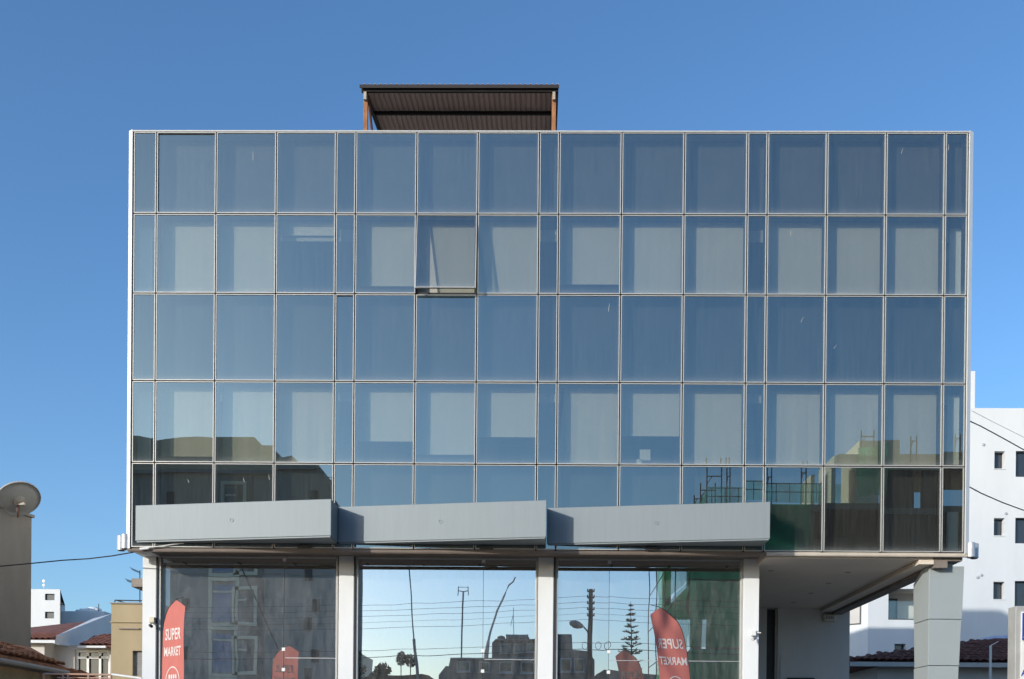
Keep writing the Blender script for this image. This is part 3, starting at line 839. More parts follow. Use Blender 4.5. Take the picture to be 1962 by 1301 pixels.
# angled wing
lw = MB()
lw.add([(xL, WY, 0), (wx, wy, 0), (wx, wy, zT), (xL, WY, zT)], [(0, 1, 2, 3)])
lw.add([(wx, wy, 0), (wx, WY + 14, 0), (wx, WY + 14, zT), (wx, wy, zT), (xL, WY, zT), (xL, WY + 14, zT)], [(0, 1, 2, 3), (3, 4, 5, 2)])
lw.build('wing_wall', 'white_wall', wb)
A_ = Vector((wx - xL, wy - WY, 0)).normalized(); Nw = Vector((-A_.y, A_.x, 0))
if Nw.y > 0: Nw = -Nw
zb0, zb1 = 8.032, 9.474
def wq(s_, z, o_): return Vector((xL, WY, z)) + A_ * s_ + Nw * o_
b = MB(); b.add([wq(.35, zb0, .03), wq(1.9, zb0, .03), wq(1.9, zb1, .03), wq(.35, zb1, .03), wq(.35, zb0, .002), wq(1.9, zb0, .002), wq(1.9, zb1, .002), wq(.35, zb1, .002)],
    [(0, 1, 2, 3), (0, 4, 5, 1), (1, 5, 6, 2), (2, 6, 7, 3), (3, 7, 4, 0)]); o = b.build('window', 'dark_frame', wb)
b = MB(); b.add([wq(.42, zb0 + .06, .034), wq(1.0, zb0 + .06, .034), wq(1.0, zb1 - .06, .034), wq(.42, zb1 - .06, .034)], [(0, 1, 2, 3)]); b.build('pane', 'house_grey', o)
b = MB(); b.add([wq(1.05, zb0 + .06, .034), wq(1.85, zb0 + .06, .034), wq(1.85, zb1 - .06, .034), wq(1.05, zb1 - .06, .034)], [(0, 1, 2, 3)]); b.build('pane', 'trim', o)
# roof tower, vents, antenna
p = (22.161, 31.000, 21.109); MB().box(p[0] - 2.0, p[0], 31, 33.5, zT - .1, p[2]).build('stair_tower', 'white_wall', wb)
MB().box(p[0] - .25, p[0] - .22, 31.2, 31.24, p[2], p[2] + .35).build('antenna', 'dark_frame', wb)
for q in ((22.174, 30.000, 17.047), (23.332, 30.000, 13.604), (21.963, 30.000, 10.404), (22.144, 30.000, 10.510)):
    MB().lathe((q[0], WY + .01, q[2]), [(.0, 0.06), (.07, .05), (.08, .0)], 12, 0, (0, -1, 0)).build('vent_cap', 'steel', wb)
for k in range(3):
    q = (24.289, 31.000, 19.414); b = MB(); b.tube([(q[0] + k * .12, 31, zT), (q[0] + k * .12 + .1, 31, zT + .35)], .015, 5); b.tube([(q[0] + k * .12 - .15, 31, zT + .22), (q[0] + k * .12 + .3, 31, zT + .27)], .012, 5); b.build('antenna', 'white_plastic', wb)

# red tiled house in front of it
rh = thing('tiled_house', (13.5, 16, 0), 'low house with dark red barrel-tile hip roof behind the tapered column', 'house')
e0 = (11.503, 16.000, 4.234); rd0 = (17.384, 18.000, 5.877); e1 = (18.081, 16.000, 4.835)
zE = 4.856; zR = 6.003
xA, xB = 11.276, 21.0
ridge_x0 = 18.065
MB().box(xA + 1.2, xB - .4, 16.5, 22.5, 0, zE - .12).build('wall', 'house_grey', rh)
b = MB()
RV = [(xA, 16, zE - .42), (ridge_x0, 19.5, zR), (xB, 19.5, zR), (xB, 16, zE), (xA + 1.5, 23, zE), (xB, 23, zE), (15.300, 16, zE)]
b.add([Vector(v) for v in ((xA, 16, zE), (xB, 16, zE), (xB, 19.5, zR), (ridge_x0, 19.5, zR), (xA, 23, zE), (xB, 23, zE))], [(0, 1, 2, 3), (0, 3, 4), (4, 3, 2, 5)])
b.add([Vector(v) for v in ((xA, 16, zE - .10), (xB, 16, zE - .10), (xB, 23, zE - .10), (xA, 23, zE - .10))], [(0, 1, 2, 3)])
rf_ = b.build('roof', 'tile_dark', rh)
MB().box(xA, xB, 15.93, 16.0, zE - .16, zE + .0).build('fascia', 'house_grey', rf_)
upv = Vector((0, 3.5, zR - zE)); Ls = upv.length
span = xB - xA
tile_slope(rf_, (xA, 15.96, zE + .02), (1, 0, 0), upv, span, Ls, .26, .40, 'tile_dark', keep=lambda s_, t_: s_ > (ridge_x0 - xA) * t_ / Ls - .05)
b = MB(); b.tube([(xA, 16, zE + .06), (ridge_x0, 19.5, zR + .05)], .09, 8); b.build('hip_tile_row', 'tile_dark', rf_)
b = MB(); b.tube([(ridge_x0, 19.5, zR + .05), (xB, 19.5, zR + .05)], .10, 8); b.build('ridge_tile_row', 'tile_dark', rf_)
q = (15.670, 14.500, 5.322); b = MB(); b.tube([(q[0], 14.5, 0), (q[0], 14.5, q[2])], .045, 8); b.tube([(q[0], 14.5, q[2]), (q[0] + .9, 15.9, q[2] + .3)], .012, 5)
tag(b.build('vent_pipe', 'steel'), 'thin grey vent pipe standing before the dark red tiled roof', 'pipe')
# blue tarpaulin seen over the ridge
b = MB()
T0 = [(17.822, 22.000, 6.137), (18.433, 22.000, 6.362), (19.198, 22.000, 6.544), (20.445, 22.000, 6.575), (21.277, 22.000, 6.472)]
vs = []
for p in T0: vs.append(Vector(p))
for p in T0: vs.append(Vector((p[0] + .2, 19.9, zR - .15)))
for p in T0: vs.append(Vector((p[0] + .2, 25.0, p[2] - .6)))
n = len(T0)
b.add(vs, [(i, i + 1, n + i + 1, n + i) for i in range(n - 1)] + [(i, 2 * n + i, 2 * n + i + 1, i + 1) for i in range(n - 1)])
T['tarp'] = mat('pale_blue_tarp', (0.30, 0.38, 0.55), 0.6, 0.2, 3.0, bump=.5, bscale=3)
tag(b.build('tarpaulin', 'tarp'), 'pale blue tarpaulin spread behind the ridge of the dark tiled roof', 'tarpaulin')

# sign pylon at the right edge
sp = thing('sign_pylon', (8.986, -2.000, 1.725), 'grey sign pylon with blue and white panels at the right edge', 'sign')
xA, zA = 8.685, 4.283
MB().box(xA, xA + 1.1, -2.0, -1.7, .13, zA).build('post', 'shop_frame', sp, bevel=.01)
xP = 8.779
MB().box(xP, xP + .9, -2.03, -2.002, 2.961 - 1.2, 4.179).build('white_panel', 'white_plastic', sp)
MB().box(xP + .012, xP + .85, -2.045, -2.032, 3.656, 4.150).build('blue_panel', 'blue_sign', sp)
me = text_mesh('A', .16)
d = MB(); zc = 3.056; d.v = [Vector((xP + .055 + v.co.x, -2.036, zc + v.co.y)) for v in me.vertices]; d.f = [tuple(p.vertices) for p in me.polygons]; d.m = [0] * len(d.f); d.build('lettering', 'blue_sign', sp)
d = MB(); d.add([(xP + .03, -2.048, 3.703), (xP + .09, -2.048, 3.703), (xP + .075, -2.048, 3.732), (xP + .045, -2.048, 3.732)], [(0, 1, 2, 3)]); d.build('lettering', 'white_plastic', sp)

# overhead cables beside the building
def cable(pts, r, label, name='overhead_cable', grp='overhead cables', m='black'):
    b = MB(); b.tube(pts, r, 6); o = b.build(name, m); tag(o, label, 'cable', grp); return o
cable([(9.850, 3.000, 9.343), (10.652, 4.000, 9.501), (11.617, 5.000, 9.546), (12.651, 6.000, 9.543), (14.239, 7.000, 9.284)], .014, 'upper black cable leaving the right side of the glass building')
cable([(9.867, 3.000, 7.818), (10.671, 4.000, 7.885), (11.636, 5.000, 7.917), (12.670, 6.000, 7.959), (14.255, 7.000, 7.896)], .014, 'lower black cable sagging across the white apartment block')
cable([(9.993, 3.000, 9.537), (10.902, 4.000, 9.628), (12.648, 6.000, 9.870), (14.234, 7.000, 9.652)], .005, 'thin pale cable across the top of the white block', m='steel')
cable([(-12.290, 1.000, 5.403), (-11.611, 1.000, 5.419), (-10.883, 0.900, 5.467), (-10.161, 0.800, 5.519), (-9.511, 0.600, 5.519), (-8.927, 0.400, 5.544), (-8.397, 0.200, 5.585)], .013, 'black cable sagging from the left corner of the glass building')

# ------------------------------------------------------------------ left: grey house with satellite dish
gh = thing('grey_house', (-14.305, 5.000, 1.931), 'grey rendered house wall under the satellite dish at the left edge', 'house')
ang = rad(12.6); dv = Vector((math.sin(ang), math.cos(ang), 0)); nv = Vector((math.cos(ang), -math.sin(ang), 0))
c0 = Vector((-12.733, 4.500, 7.266)); ztop = c0.z
cF = Vector((c0.x, c0.y, 0)); cN = cF - dv * 9.0
b = MB(); b.extrude([cN, cF, cF - nv * 7, cN - nv * 7], (0, 0, ztop)); b.build('wall', 'grey_render', gh)
b = MB(); b.extrude([cN + nv * .05 + Vector((0, 0, ztop + .002)), cF + nv * .05 + dv * .05 + Vector((0, 0, ztop + .002)), cF - nv * 7 + Vector((0, 0, ztop + .002)), cN - nv * 7 + Vector((0, 0, ztop + .002))], (0, 0, .07)); b.build('parapet_cap', 'grey_render', gh)
dish = thing('satellite_dish', (-12.601, 3.600, 7.146), 'large pale satellite dish on the grey house wall', 'satellite dish')
dc = Vector((-12.590, 3.600, 7.517)); R_ = .50
ax = Vector((.52, -.42, -.74)).normalized()    # back of the dish looks at the street
prof = [(0.0, -.075), (R_ * .25, -.07), (R_ * .5, -.056), (R_ * .75, -.033), (R_ * .97, -.004), (R_ * .975, -.02), (R_ * 1.01, -.02), (R_ * 1.01, .018), (R_ * .97, .018), (R_ * .75, -.015), (R_ * .5, -.04), (R_ * .25, -.055), (0.0, -.06)]
b = MB(); b.lathe(dc, prof, 36, 0, -ax); b.build('reflector', 'dish_paint', dish, smooth=True)
bk = dc + ax * .09
b = MB(); b.lathe(bk, [(0, -.02), (.13, -.02), (.13, .02), (.06, .05), (0, .05)], 14, 0, ax); b.build('hub', 'ledge', dish)
gp = Vector((c0.x - .25, 3.55, ztop + .05)); gp = Vector((-12.608, 3.620, 7.151))
b = MB(); b.tube([bk + ax * .03, Vector((gp.x, gp.y, bk.z - .03))], .035, 8); b.tube([Vector((gp.x, gp.y, bk.z)), Vector((gp.x, gp.y, gp.z - .08))], .028, 8); b.build('mast', 'rust', dish)
b = MB(); b.box(bk.x - .12, bk.x + .12, bk.y - .02, bk.y + .05, bk.z - .09, bk.z - .04); b.build('bracket', 'ledge', dish)
b = MB(); b.tube([dc + Vector((0, 0, -R_ * .9)) - ax * .02, dc - ax * .55 + Vector((0, 0, -.1))], .014, 6); b.tube([dc - ax * .50 + Vector((0, 0, -.1)), dc - ax * .62 + Vector((0, 0, -.1))], .035, 8); b.build('feed_arm', 'steel', dish)

# old tiled cottage in the left foreground
oc = thing('old_cottage', (-10.190, -1.000, 1.452), 'old stone cottage with weathered orange tile roof at lower left', 'house')
ea, eb = Vector((-10.401, -3.200, 3.342)), Vector((-9.960, 0.600, 3.222))
ra, rb = Vector((-11.743, -1.000, 3.800)), Vector((-11.253, 1.600, 3.744))
b = MB(); b.add([ea, eb, rb, ra], [(0, 1, 2, 3)]); b.add([ea - Vector((0, 0, .08)), eb - Vector((0, 0, .08)), rb - Vector((0, 0, .08)), ra - Vector((0, 0, .08))], [(3, 2, 1, 0)]); b.add([ea, eb, eb - Vector((0, 0, .08)), ea - Vector((0, 0, .08))], [(0, 1, 2, 3)])
orf = b.build('roof', 'tile_old', oc)
Aq = (eb - ea); wq_ = Aq.length; Aq.normalize()
Uq = (ra - ea); Uq = (Uq - Aq * Uq.dot(Aq)); lq = Uq.length; Uq.normalize()
sE = (rb - eb).dot(Aq)
tile_slope(orf, ea, Aq, Uq, wq_, lq, .17, .24, 'tile_old', keep=lambda s_, t_: s_ < wq_ + sE * t_ / lq, jit=.05)
dn = Vector((0, 0, -1))
b = MB(); b.tube([ea + dn * .10 - Uq * .03, eb + dn * .10 - Uq * .03], .05, 8); b.build('gutter', 'ledge', oc)
b = MB(); b.extrude([ea + dn * .14 + Uq * .15, eb + dn * .14 + Uq * .15, eb + dn * .20 + Uq * .25, ea + dn * .20 + Uq * .25], (0, 0, -.05)); b.build('eave_board', 'soffit_dark', oc)
w0 = Vector((ea.x, ea.y, 0)) + Vector((Uq.x, Uq.y, 0)) * .35; w1 = Vector((eb.x, eb.y, 0)) + Vector((Uq.x, Uq.y, 0)) * .35 - Aq * .45
b = MB(); b.add([w0, w1, (w1.x, w1.y, eb.z - .12), (w0.x, w0.y, ea.z - .12), w1 + Vector((-.6, 3, 0)), Vector((w1.x - .6, w1.y + 3, eb.z - .12))], [(0, 1, 2, 3), (1, 4, 5, 2)]); b.build('wall', 'stone_wall', oc)
# lower lean-to roof edge
l0, l1 = Vector((-10.553, 0.900, 3.153)), Vector((-9.646, 1.600, 2.995)); l2, l3 = Vector((-10.524, 3.000, 3.205)), Vector((-11.204, 2.400, 3.347))
b = MB(); b.add([l0, l1, l2, l3], [(0, 1, 2, 3)]); b.add([l0 + dn * .06, l1 + dn * .06, l2 + dn * .06, l3 + dn * .06], [(3, 2, 1, 0)]); lr = b.build('lean_to_roof', 'tile_old', oc)
Al = (l1 - l0); wl_ = Al.length; Al.normalize(); Ul = l3 - l0; Ul = Ul - Al * Ul.dot(Al); ll = Ul.length; Ul.normalize()
tile_slope(lr, l0, Al, Ul, wl_, ll, .17, .24, 'tile_old', jit=.05)
# pipe railing near the pavement
pr = thing('pipe_railing', (-8.565, -1.200, 1.467), 'orange and white pipe railing at lower left beside the shop column', 'railing')
def rail(p, q, r=.02, m='pipe', nm='rail'):
    b = MB(); b.tube([p, q], r, 8); b.build(nm, m, pr)
rail((-9.547, -1.200, 2.958), (-8.231, -1.200, 2.949)); rail((-9.283, -1.200, 2.890), (-8.230, -1.200, 2.883), .014)
rail((-8.231, -1.200, 2.959), (-7.644, -1.200, 2.883), .022, 'trim')
for px_ in ((-9.172, -1.200, 2.971), (-9.071, -1.200, 2.962), (-8.676, -1.200, 2.935), (-8.241, -1.200, 2.969), (-9.547, -1.200, 2.958)):
    rail((px_[0], px_[1], .13), px_, .022, 'pipe', 'post')

# white block far left
def facade_house(name, x0, x1, y0, y1, z1, wins, wallm, label, cat='building', wf='dark_frame', gm='win_glass', grp=None, back=0.0):
    t = thing(name, ((x0 + x1) / 2, (y0 + y1) / 2, 0), label, cat, grp)
    b = MB(); wall_open(b, x0, x1, 0, z1, y0, wins, .2)
    b.quad((x0, y0, 0), (x0, y1, 0), (x0, y1, z1), (x0, y0, z1)); xk = x1 + back; b.quad((x1, y0, 0), (xk, y1, 0), (xk, y1, z1), (x1, y0, z1)); b.quad((x0, y1, 0), (xk, y1, 0), (xk, y1, z1), (x0, y1, z1)); b.quad((x0, y0, z1), (x1, y0, z1), (xk, y1, z1), (x0, y1, z1))
    b.build('wall', wallm, t)
    for h in wins: window(t, h[0], h[1], h[2], h[3], y0 + .12, wf, gm, (2 if h[1] - h[0] > .7 else 1, 0), .05)
    return t
wl = facade_house('white_house', -32.239, -29.199, 40, 47, 11.042, [rc((-30.129, 40.000, 10.769), (-29.535, 40.000, 10.376)), rc((-30.122, 40.000, 9.673), (-29.559, 40.000, 9.264))], 'white_wall', 'small white block with two windows far behind the grey house', back=-3.3)
q = (-30.433, 40.500, 11.661); b = MB(); b.tube([(q[0], 40.5, 11.180), q], .02, 5); b.lathe((q[0], 40.5, q[2] - .05), [(0, 0), (.09, .02), (.09, .05), (0, .06)], 10, 0, (0, -1, 0)); b.lathe((q[0], 40.5, q[2] - .30), [(0, 0), (.08, .02), (.08, .05), (0, .06)], 10, 0, (0, -1, 0)); b.build('antenna', 'white_plastic', wl)
b = MB(); b.tube([(-29.101, 39.9, 0), (-29.103, 39.9, 10.315)], .03, 5); b.tube([(-29.117, 39.900, 10.110), (-28.957, 39.900, 10.143)], .06, 5); b.build('drain_pipe', 'dark_frame', wl)
pw = facade_house('parapet_block', -31.098, -28.233, 44, 50, 10.258, [], 'white_wall', 'low white parapet with white rooftop tanks far left behind the red roofs')
for p, s_ in (((-30.440, 45.000, 10.496), .22), ((-30.128, 45.000, 10.498), .28), ((-29.782, 45.000, 10.535), .30), ((-29.471, 45.000, 10.572), .36), ((-29.263, 45.000, 10.539), .30)):
    b = MB(); b.lathe((p[0], 45.2, 10.258), [(s_, 0), (s_ * 1.05, s_ * .8), (s_ * .9, s_ * 1.1), (0, s_ * 1.2)], 14); b.build('water_tank', 'white_plastic', pw)
b = MB(); b.tube([(-28.832, 44.500, 10.301), (-28.835, 44.500, 10.813)], .03, 5); b.build('mast', 'dark_frame', pw)

# pale house with dark red roofs
ph = thing('pale_house', (-19.654, 22.000, 1.746), 'pale grey house with two dark red tiled roofs and white windows at left', 'house')
hy = 20.0
xa, xb = -21.101, -17.383
gx = -19.649
wr = [rc((-18.899, 20.000, 5.454), (-17.460, 20.000, 4.277))]
h = wr[0]; h = (h[0], h[1], h[2] - 1.2, h[3])
b = MB(); wall_open(b, -19.725, xb, 0, 5.651, hy, [h], .25); b.build('wall', 'house_grey', ph)
f = MB(); frame_ring(f, h[0], h[1], h[2], h[3], .10, hy + .1, hy + .18); zm = 5.161
f.box(h[0] + .1, h[1] - .1, hy + .1, hy + .17, zm - .05, zm + .05)
for px_ in (-18.404, -17.903): f.box(px_ - .045, px_ + .045, hy + .1, hy + .165, h[2] + .1, h[3] - .1)
f = f.build('window', 'white_plastic', ph); MB().box(h[0] + .05, h[1] - .05, hy + .2, hy + .21, h[2] + .05, h[3] - .05).build('pane', 'win_glass', f)
b = MB(); b.box(xa, -19.725 - .01, hy - .8, hy + 6, 0, 5.700); b.build('wall', 'house_grey', ph)
# gable wall between the two roofs: sloping top edge
b = MB(); b.extrude([(-19.038, 18.600, 5.560), (-18.968, 18.600, 5.868), (-19.964, 24.000, 7.243), (-19.984, 26.000, 7.723), (-19.973, 26.000, 6.164), (-19.247, 20.600, 5.619)], (.05, .12, 0)); b.build('gable_wall', 'white_wall', ph)
def slope_roof(p0, p1, p2, p3, nm, tw=.24, tl=.36):
    p0, p1, p2, p3 = map(Vector, (p0, p1, p2, p3))
    b = MB(); b.add([p0, p1, p2, p3], [(0, 1, 2, 3)]); b.add([p0 + dn * .08, p1 + dn * .08, p2 + dn * .08, p3 + dn * .08], [(3, 2, 1, 0)]); b.add([p0, p1, p1 + dn * .08, p0 + dn * .08], [(0, 1, 2, 3)])
    r_ = b.build(nm, 'tile_dark', ph)
    A = p1 - p0; wd = A.length; A.normalize(); U = p3 - p0; U = U - A * U.dot(A); ln = U.length; U.normalize()
    s0, s1 = (p3 - p0).dot(A), (p2 - p1).dot(A)
    tile_slope(r_, p0, A, U, wd + 3, ln, tw, tl, 'tile_dark', keep=lambda s_, t_: s0 * t_ / ln <= s_ <= wd + s1 * t_ / ln)
slope_roof((-20.789, 19.000, 5.734), (-19.245, 19.000, 5.745), (-19.970, 23.500, 7.062), (-22.941, 23.500, 6.717), 'roof')
slope_roof((-18.522, 19.600, 5.585), (-17.170, 19.600, 5.596), (-18.120, 21.800, 6.260), (-18.923, 21.800, 6.242), 'roof')
MB().box(xa, -19.154, 18.85, 18.97, 5.607, 5.721).build('fascia', 'white_wall', ph)
MB().box(-18.518, xb, 19.42, 19.55, 5.486, 5.569).build('fascia', 'white_wall', ph)

# tan building beside the shop column
tb = thing('tan_building', (-12.058, 9.000, 1.561), 'tan rendered building with rusty stains and roller shutter left of the shop column', 'building')
tx0, tx1, ty = -14.815, -13.055, 14.0
sw = rc((-14.067, 14.000, 4.860), (-13.226, 14.000, 3.982))
b = MB(); wall_open(b, tx0, tx1, 0, 6.482, ty, [sw], .18); b.quad((tx0, ty, 0), (tx0, ty + 6, 0), (tx0, ty + 6, 6.482), (tx0, ty, 6.482)); b.quad((tx0, ty, 6.482), (tx1, ty, 6.482), (tx1, ty + 6, 6.482), (tx0, ty + 6, 6.482)); b.build('wall', 'tan_render', tb)
MB().box(tx0 - .03, tx1, ty - .05, ty - .002, 5.832, 5.868).build('string_course', 'tan_render', tb)
MB().box(-14.527, -13.819, ty - .06, ty - .002, 5.598, 5.643).build('ledge', 'soffit_dark', tb)
MB().box(tx0 - .04, tx1, ty - .06, ty + .1, 6.482 + .002, 6.527).build('parapet_cap', 'shutter', tb)
sh_ = MB()
nsl = 14
for k in range(nsl):
    zz = sw[2] + (sw[3] - sw[2]) * k / nsl; sh_.box(sw[0], sw[1], ty + .10, ty + .13 + .012 * (k % 2), zz, zz + (sw[3] - sw[2]) / nsl * .9)
sh_.build('roller_shutter', 'shutter', tb)
f = MB(); frame_ring(f, sw[0] - .05, sw[1] + .05, sw[2] - .05, sw[3] + .06, .06, ty - .02, ty + .09); f.build('window_frame', 'tan_render', tb)
rl = MB(); rl.tube([(-14.868, 14.400, 6.664), (-13.913, 14.400, 6.653)], .022, 6); rl.tube([(-14.868, 14.400, 6.664), (-14.867, 14.400, 6.536)], .02, 6); rl.tube([(-14.832, 14.400, 6.664), (-14.635, 14.900, 6.629)], .018, 6); rl.build('roof_rail', 'dark_frame', tb)
for (p0, p1) in (((-14.948, 16.000, 8.048), (-14.639, 16.000, 7.916)), ((-15.117, 16.000, 7.626), (-14.867, 16.000, 7.552))):
    p0, p1 = Vector(p0), Vector(p1)
    b = MB(); b.tube([p0, p1], .012, 5)
    for k in range(7):
        c_ = p0 + (p1 - p0) * (k / 6); b.tube([c_ + Vector((-.02, -.12, .05)), c_ + Vector((.02, .12, -.05))], .007, 4)
    b.build('aerial', 'dark_frame', tb)
b = MB(); b.tube([(-14.640, 16.000, 7.992), (-14.631, 16.000, 6.790)], .02, 6); b.build('aerial_mast', 'dark_frame', tb)
MB().box(-14.906, -14.406, 15.9, 17.0, 7.381, 7.686).build('roof_box', 'soffit_dark', tb)

# ------------------------------------------------------------------ across the street (seen in the glass)
# tall flats on the sunny side, stepped gable end
fl_ = thing('tall_flats', (-20, -50, 0), 'tall grey and beige block of flats mirrored in the left panes', 'building')
FY = -45.0
low = [(-29.429, -45.000, 19.538), (-14.192, -45.000, 19.622), (-14.149, -45.000, 18.527), (-14.056, -45.000, 17.569)]
xe = (-14.056, -45.000, 17.569)[0]; x_l = (-29.429, -45.000, 19.538)[0]; z_m = (-21.833, -45.000, 19.580)[2]; z_e = (-14.055, -45.000, 17.535)[2]; x_m = (-14.845, -45.000, 19.618)[0]
b = MB(); poly = [(x_l, FY, 0), (xe, FY, 0), (xe, FY, z_e), (-14.184, -45.000, 18.527), (-14.845, -45.000, 19.618), (x_l, FY, z_m)]
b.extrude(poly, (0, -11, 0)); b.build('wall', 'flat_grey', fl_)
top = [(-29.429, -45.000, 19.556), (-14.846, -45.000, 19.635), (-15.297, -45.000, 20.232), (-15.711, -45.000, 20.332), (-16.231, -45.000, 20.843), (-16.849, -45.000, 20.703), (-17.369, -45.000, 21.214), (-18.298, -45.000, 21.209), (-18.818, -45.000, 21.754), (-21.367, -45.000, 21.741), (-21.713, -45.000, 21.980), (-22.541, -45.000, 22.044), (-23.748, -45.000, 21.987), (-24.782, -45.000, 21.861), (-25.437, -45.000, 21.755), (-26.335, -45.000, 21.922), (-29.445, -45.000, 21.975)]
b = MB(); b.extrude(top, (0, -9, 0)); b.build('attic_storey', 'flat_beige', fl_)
MB().box(x_l, xe - 1.0, FY, FY + .35, z_m - .1, z_m + .12).build('cornice', 'flat_grey', fl_)
xs0 = (-19.933, -45.000, 18.905)[0]
MB().box(xs0, xs0 + 1.1, FY + .002, FY + .12, 2.0, z_m - .2).build('stair_strip', 'soffit_dark', fl_)
for zr in range(5):
    for (pa, pb, kind) in (((-22.264, -43.100, 12.478), (-20.795, -43.100, 9.811), 'blue'), ((-20.673, -43.100, 11.871), (-19.486, -43.100, 9.924), 'plain')):
        za = pa[2] + (zr - 2) * 3.35; zb_ = pb[2] + (zr - 2) * 3.35
        if zb_ < .5 or za > z_m - .5: continue
        f = MB(); frame_ring(f, pa[0] - .25, pb[0] + .25, zb_ - .2, za + .45, .22, FY + .002, FY + .16); f.box(pa[0], pb[0], FY + .002, FY + .06, za - .5, za - .38)
        f = f.build('window', 'cream', fl_)
        MB().box(pa[0], pb[0], FY + .003, FY + .03, zb_, za).build('pane', 'shutter_blue' if kind == 'blue' else 'shutter', f)
    for (pc) in ((-24.187, -43.100, 11.159), (-15.224, -43.100, 11.052), (-15.731, -43.100, 9.848)):
        zc = pc[2] + (zr - 2) * 3.35
        if 1 < zc < z_m - 1: MB().box(pc[0] - .25, pc[0] + .25, FY + .002, FY + .10, zc - .4, zc + .4).build('air_conditioner', 'dark_frame', fl_)
for zr in range(6):
    zc = 3.2 + zr * 3.35
    if zc < z_m: MB().box(x_l, xe, FY + .002, FY + .05, zc - .06, zc + .06).build('floor_band', 'flat_grey', fl_)
p = (-14.286, -45.000, 18.423); b = MB(); b.tube([(p[0], FY - 1, p[2] - .6), (p[0], FY - 1, p[2] + .9)], .035, 5)
for k in range(4): b.tube([(p[0] - .55, FY - 1.05, p[2] + .9 - k * .2), (p[0] + .55, FY - .95, p[2] + .85 - k * .2)], .02, 4)
b.tube([(p[0] - .2, FY - 1, p[2] + .3), (p[0] + .6, FY - 1, p[2] - .5)], .03, 4); b.build('roof_aerial', 'dark_frame', fl_)

# building under construction with green debris nets
cs = thing('construction_block', (13, -30, 0), 'unfinished concrete block wrapped in green debris netting mirrored at right', 'building')
CYF = -25.0
zs = (10.976, -25.000, 12.775)[2]; xc = (7.211, -23.100, 7.219)[0]; xd = 27.0; CD = 12.0
nf = 4
for k in range(nf + 1):
    zz = zs - k * zs / nf
    MB().box(xc, xd, CYF - CD, CYF, zz - .28, zz - (.0 if k == 0 else .002)).build('floor_slab', 'concrete', cs)
for i in range(5):
    for j in range(2):
        xx = xc + .05 + i * (xd - xc - .6) / 4; yy = CYF - .5 - j * (CD - 1.0)
        MB().box(xx, xx + .45, yy - .45, yy + .3, 0, zs - .29).build('pillar', 'concrete', cs)
MB().box(xc + .6, xd, CYF - 6.2, CYF - 6.0, 0, zs * .5).build('inner_wall', 'flat_grey', cs)
MB().box(xc + .6, xd, CYF - 6.2, CYF - 6.0, zs * .75, zs - .29).build('inner_wall', 'flat_grey', cs)
MB().box(xc + 1.7, xd, CYF - 6.2, CYF - 6.0, zs * .5 + .01, zs * .75 - .01).build('inner_wall', 'flat_grey', cs)
# right part: dark sheet painting the gloom of open, unlit floors
xi = (15.443, -25.000, 13.178)[0]
MB().box(xi, xd - 1.0, CYF - .30, CYF - .1, .3, zs - .285).build('unlit_bay_sheet', 'unlit_dark', cs)
xk = (18.448, -25.000, 13.196)[0]
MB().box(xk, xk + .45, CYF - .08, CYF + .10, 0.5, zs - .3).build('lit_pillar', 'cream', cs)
# penthouse: posts, beams, tower, parapets (sun catches their left sides)
def pbox(a, c_, y0, y1, m, nm):
    MB().box(a[0], c_[0], y0, y1, min(a[2], c_[2]), max(a[2], c_[2])).build(nm, m, cs)
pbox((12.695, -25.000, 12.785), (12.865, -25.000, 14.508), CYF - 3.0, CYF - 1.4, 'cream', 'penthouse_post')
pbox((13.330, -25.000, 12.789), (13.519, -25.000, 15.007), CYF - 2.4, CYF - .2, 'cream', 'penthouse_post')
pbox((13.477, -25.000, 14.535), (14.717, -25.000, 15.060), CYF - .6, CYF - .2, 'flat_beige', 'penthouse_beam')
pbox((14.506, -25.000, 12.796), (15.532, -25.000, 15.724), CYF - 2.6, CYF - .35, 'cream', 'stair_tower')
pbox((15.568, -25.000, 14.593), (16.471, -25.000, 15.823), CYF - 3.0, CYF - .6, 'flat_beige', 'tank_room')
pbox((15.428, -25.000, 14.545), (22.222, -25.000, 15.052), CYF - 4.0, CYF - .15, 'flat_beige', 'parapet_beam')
pbox((15.635, -25.000, 12.802), (16.954, -25.000, 14.542), CYF - .5, CYF - .25, 'unlit_dark', 'penthouse_wall')
pbox((17.326, -25.000, 12.812), (18.292, -25.000, 14.549), CYF - .5, CYF - .25, 'unlit_dark', 'penthouse_wall')
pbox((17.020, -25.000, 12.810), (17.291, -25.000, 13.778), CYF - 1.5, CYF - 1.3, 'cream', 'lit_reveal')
# nets
def net(pts, m='net', nm='debris_net', amp=.12, nu=14, nv=8):
    """cloth between four corners, billowing"""
    a, b_, c_, d_ = map(Vector, pts); n_ = (b_ - a).cross(d_ - a).normalized()
    o = MB()
    for j in range(nv + 1):
        for i in range(nu + 1):
            u, v = i / nu, j / nv
            o.v.append(a.lerp(b_, u).lerp(d_.lerp(c_, u), v) + n_ * amp * math.sin(u * 9 + v * 4) * math.sin(v * 7 + u * 3))
    for j in range(nv):
        for i in range(nu):
            k = j * (nu + 1) + i; o.f.append((k, k + 1, k + nu + 2, k + nu + 1)); o.m.append(0)
    return o.build(nm, m, cs, smooth=True)
for k in range(nf):
    za, zb_ = zs - k * zs / nf - .05, zs - (k + 1) * zs / nf + .05
    net([(xc - .25, CYF - CD, zb_), (xc - .25, CYF + .2, zb_), (xc - .25, CYF + .2, za), (xc - .25, CYF - CD, za)])
    net([(xc - .2, CYF + .25, zb_), (xc + 5.2, CYF + .25, zb_), (xc + 5.0, CYF + .25, za), (xc - .2, CYF + .25, za)])
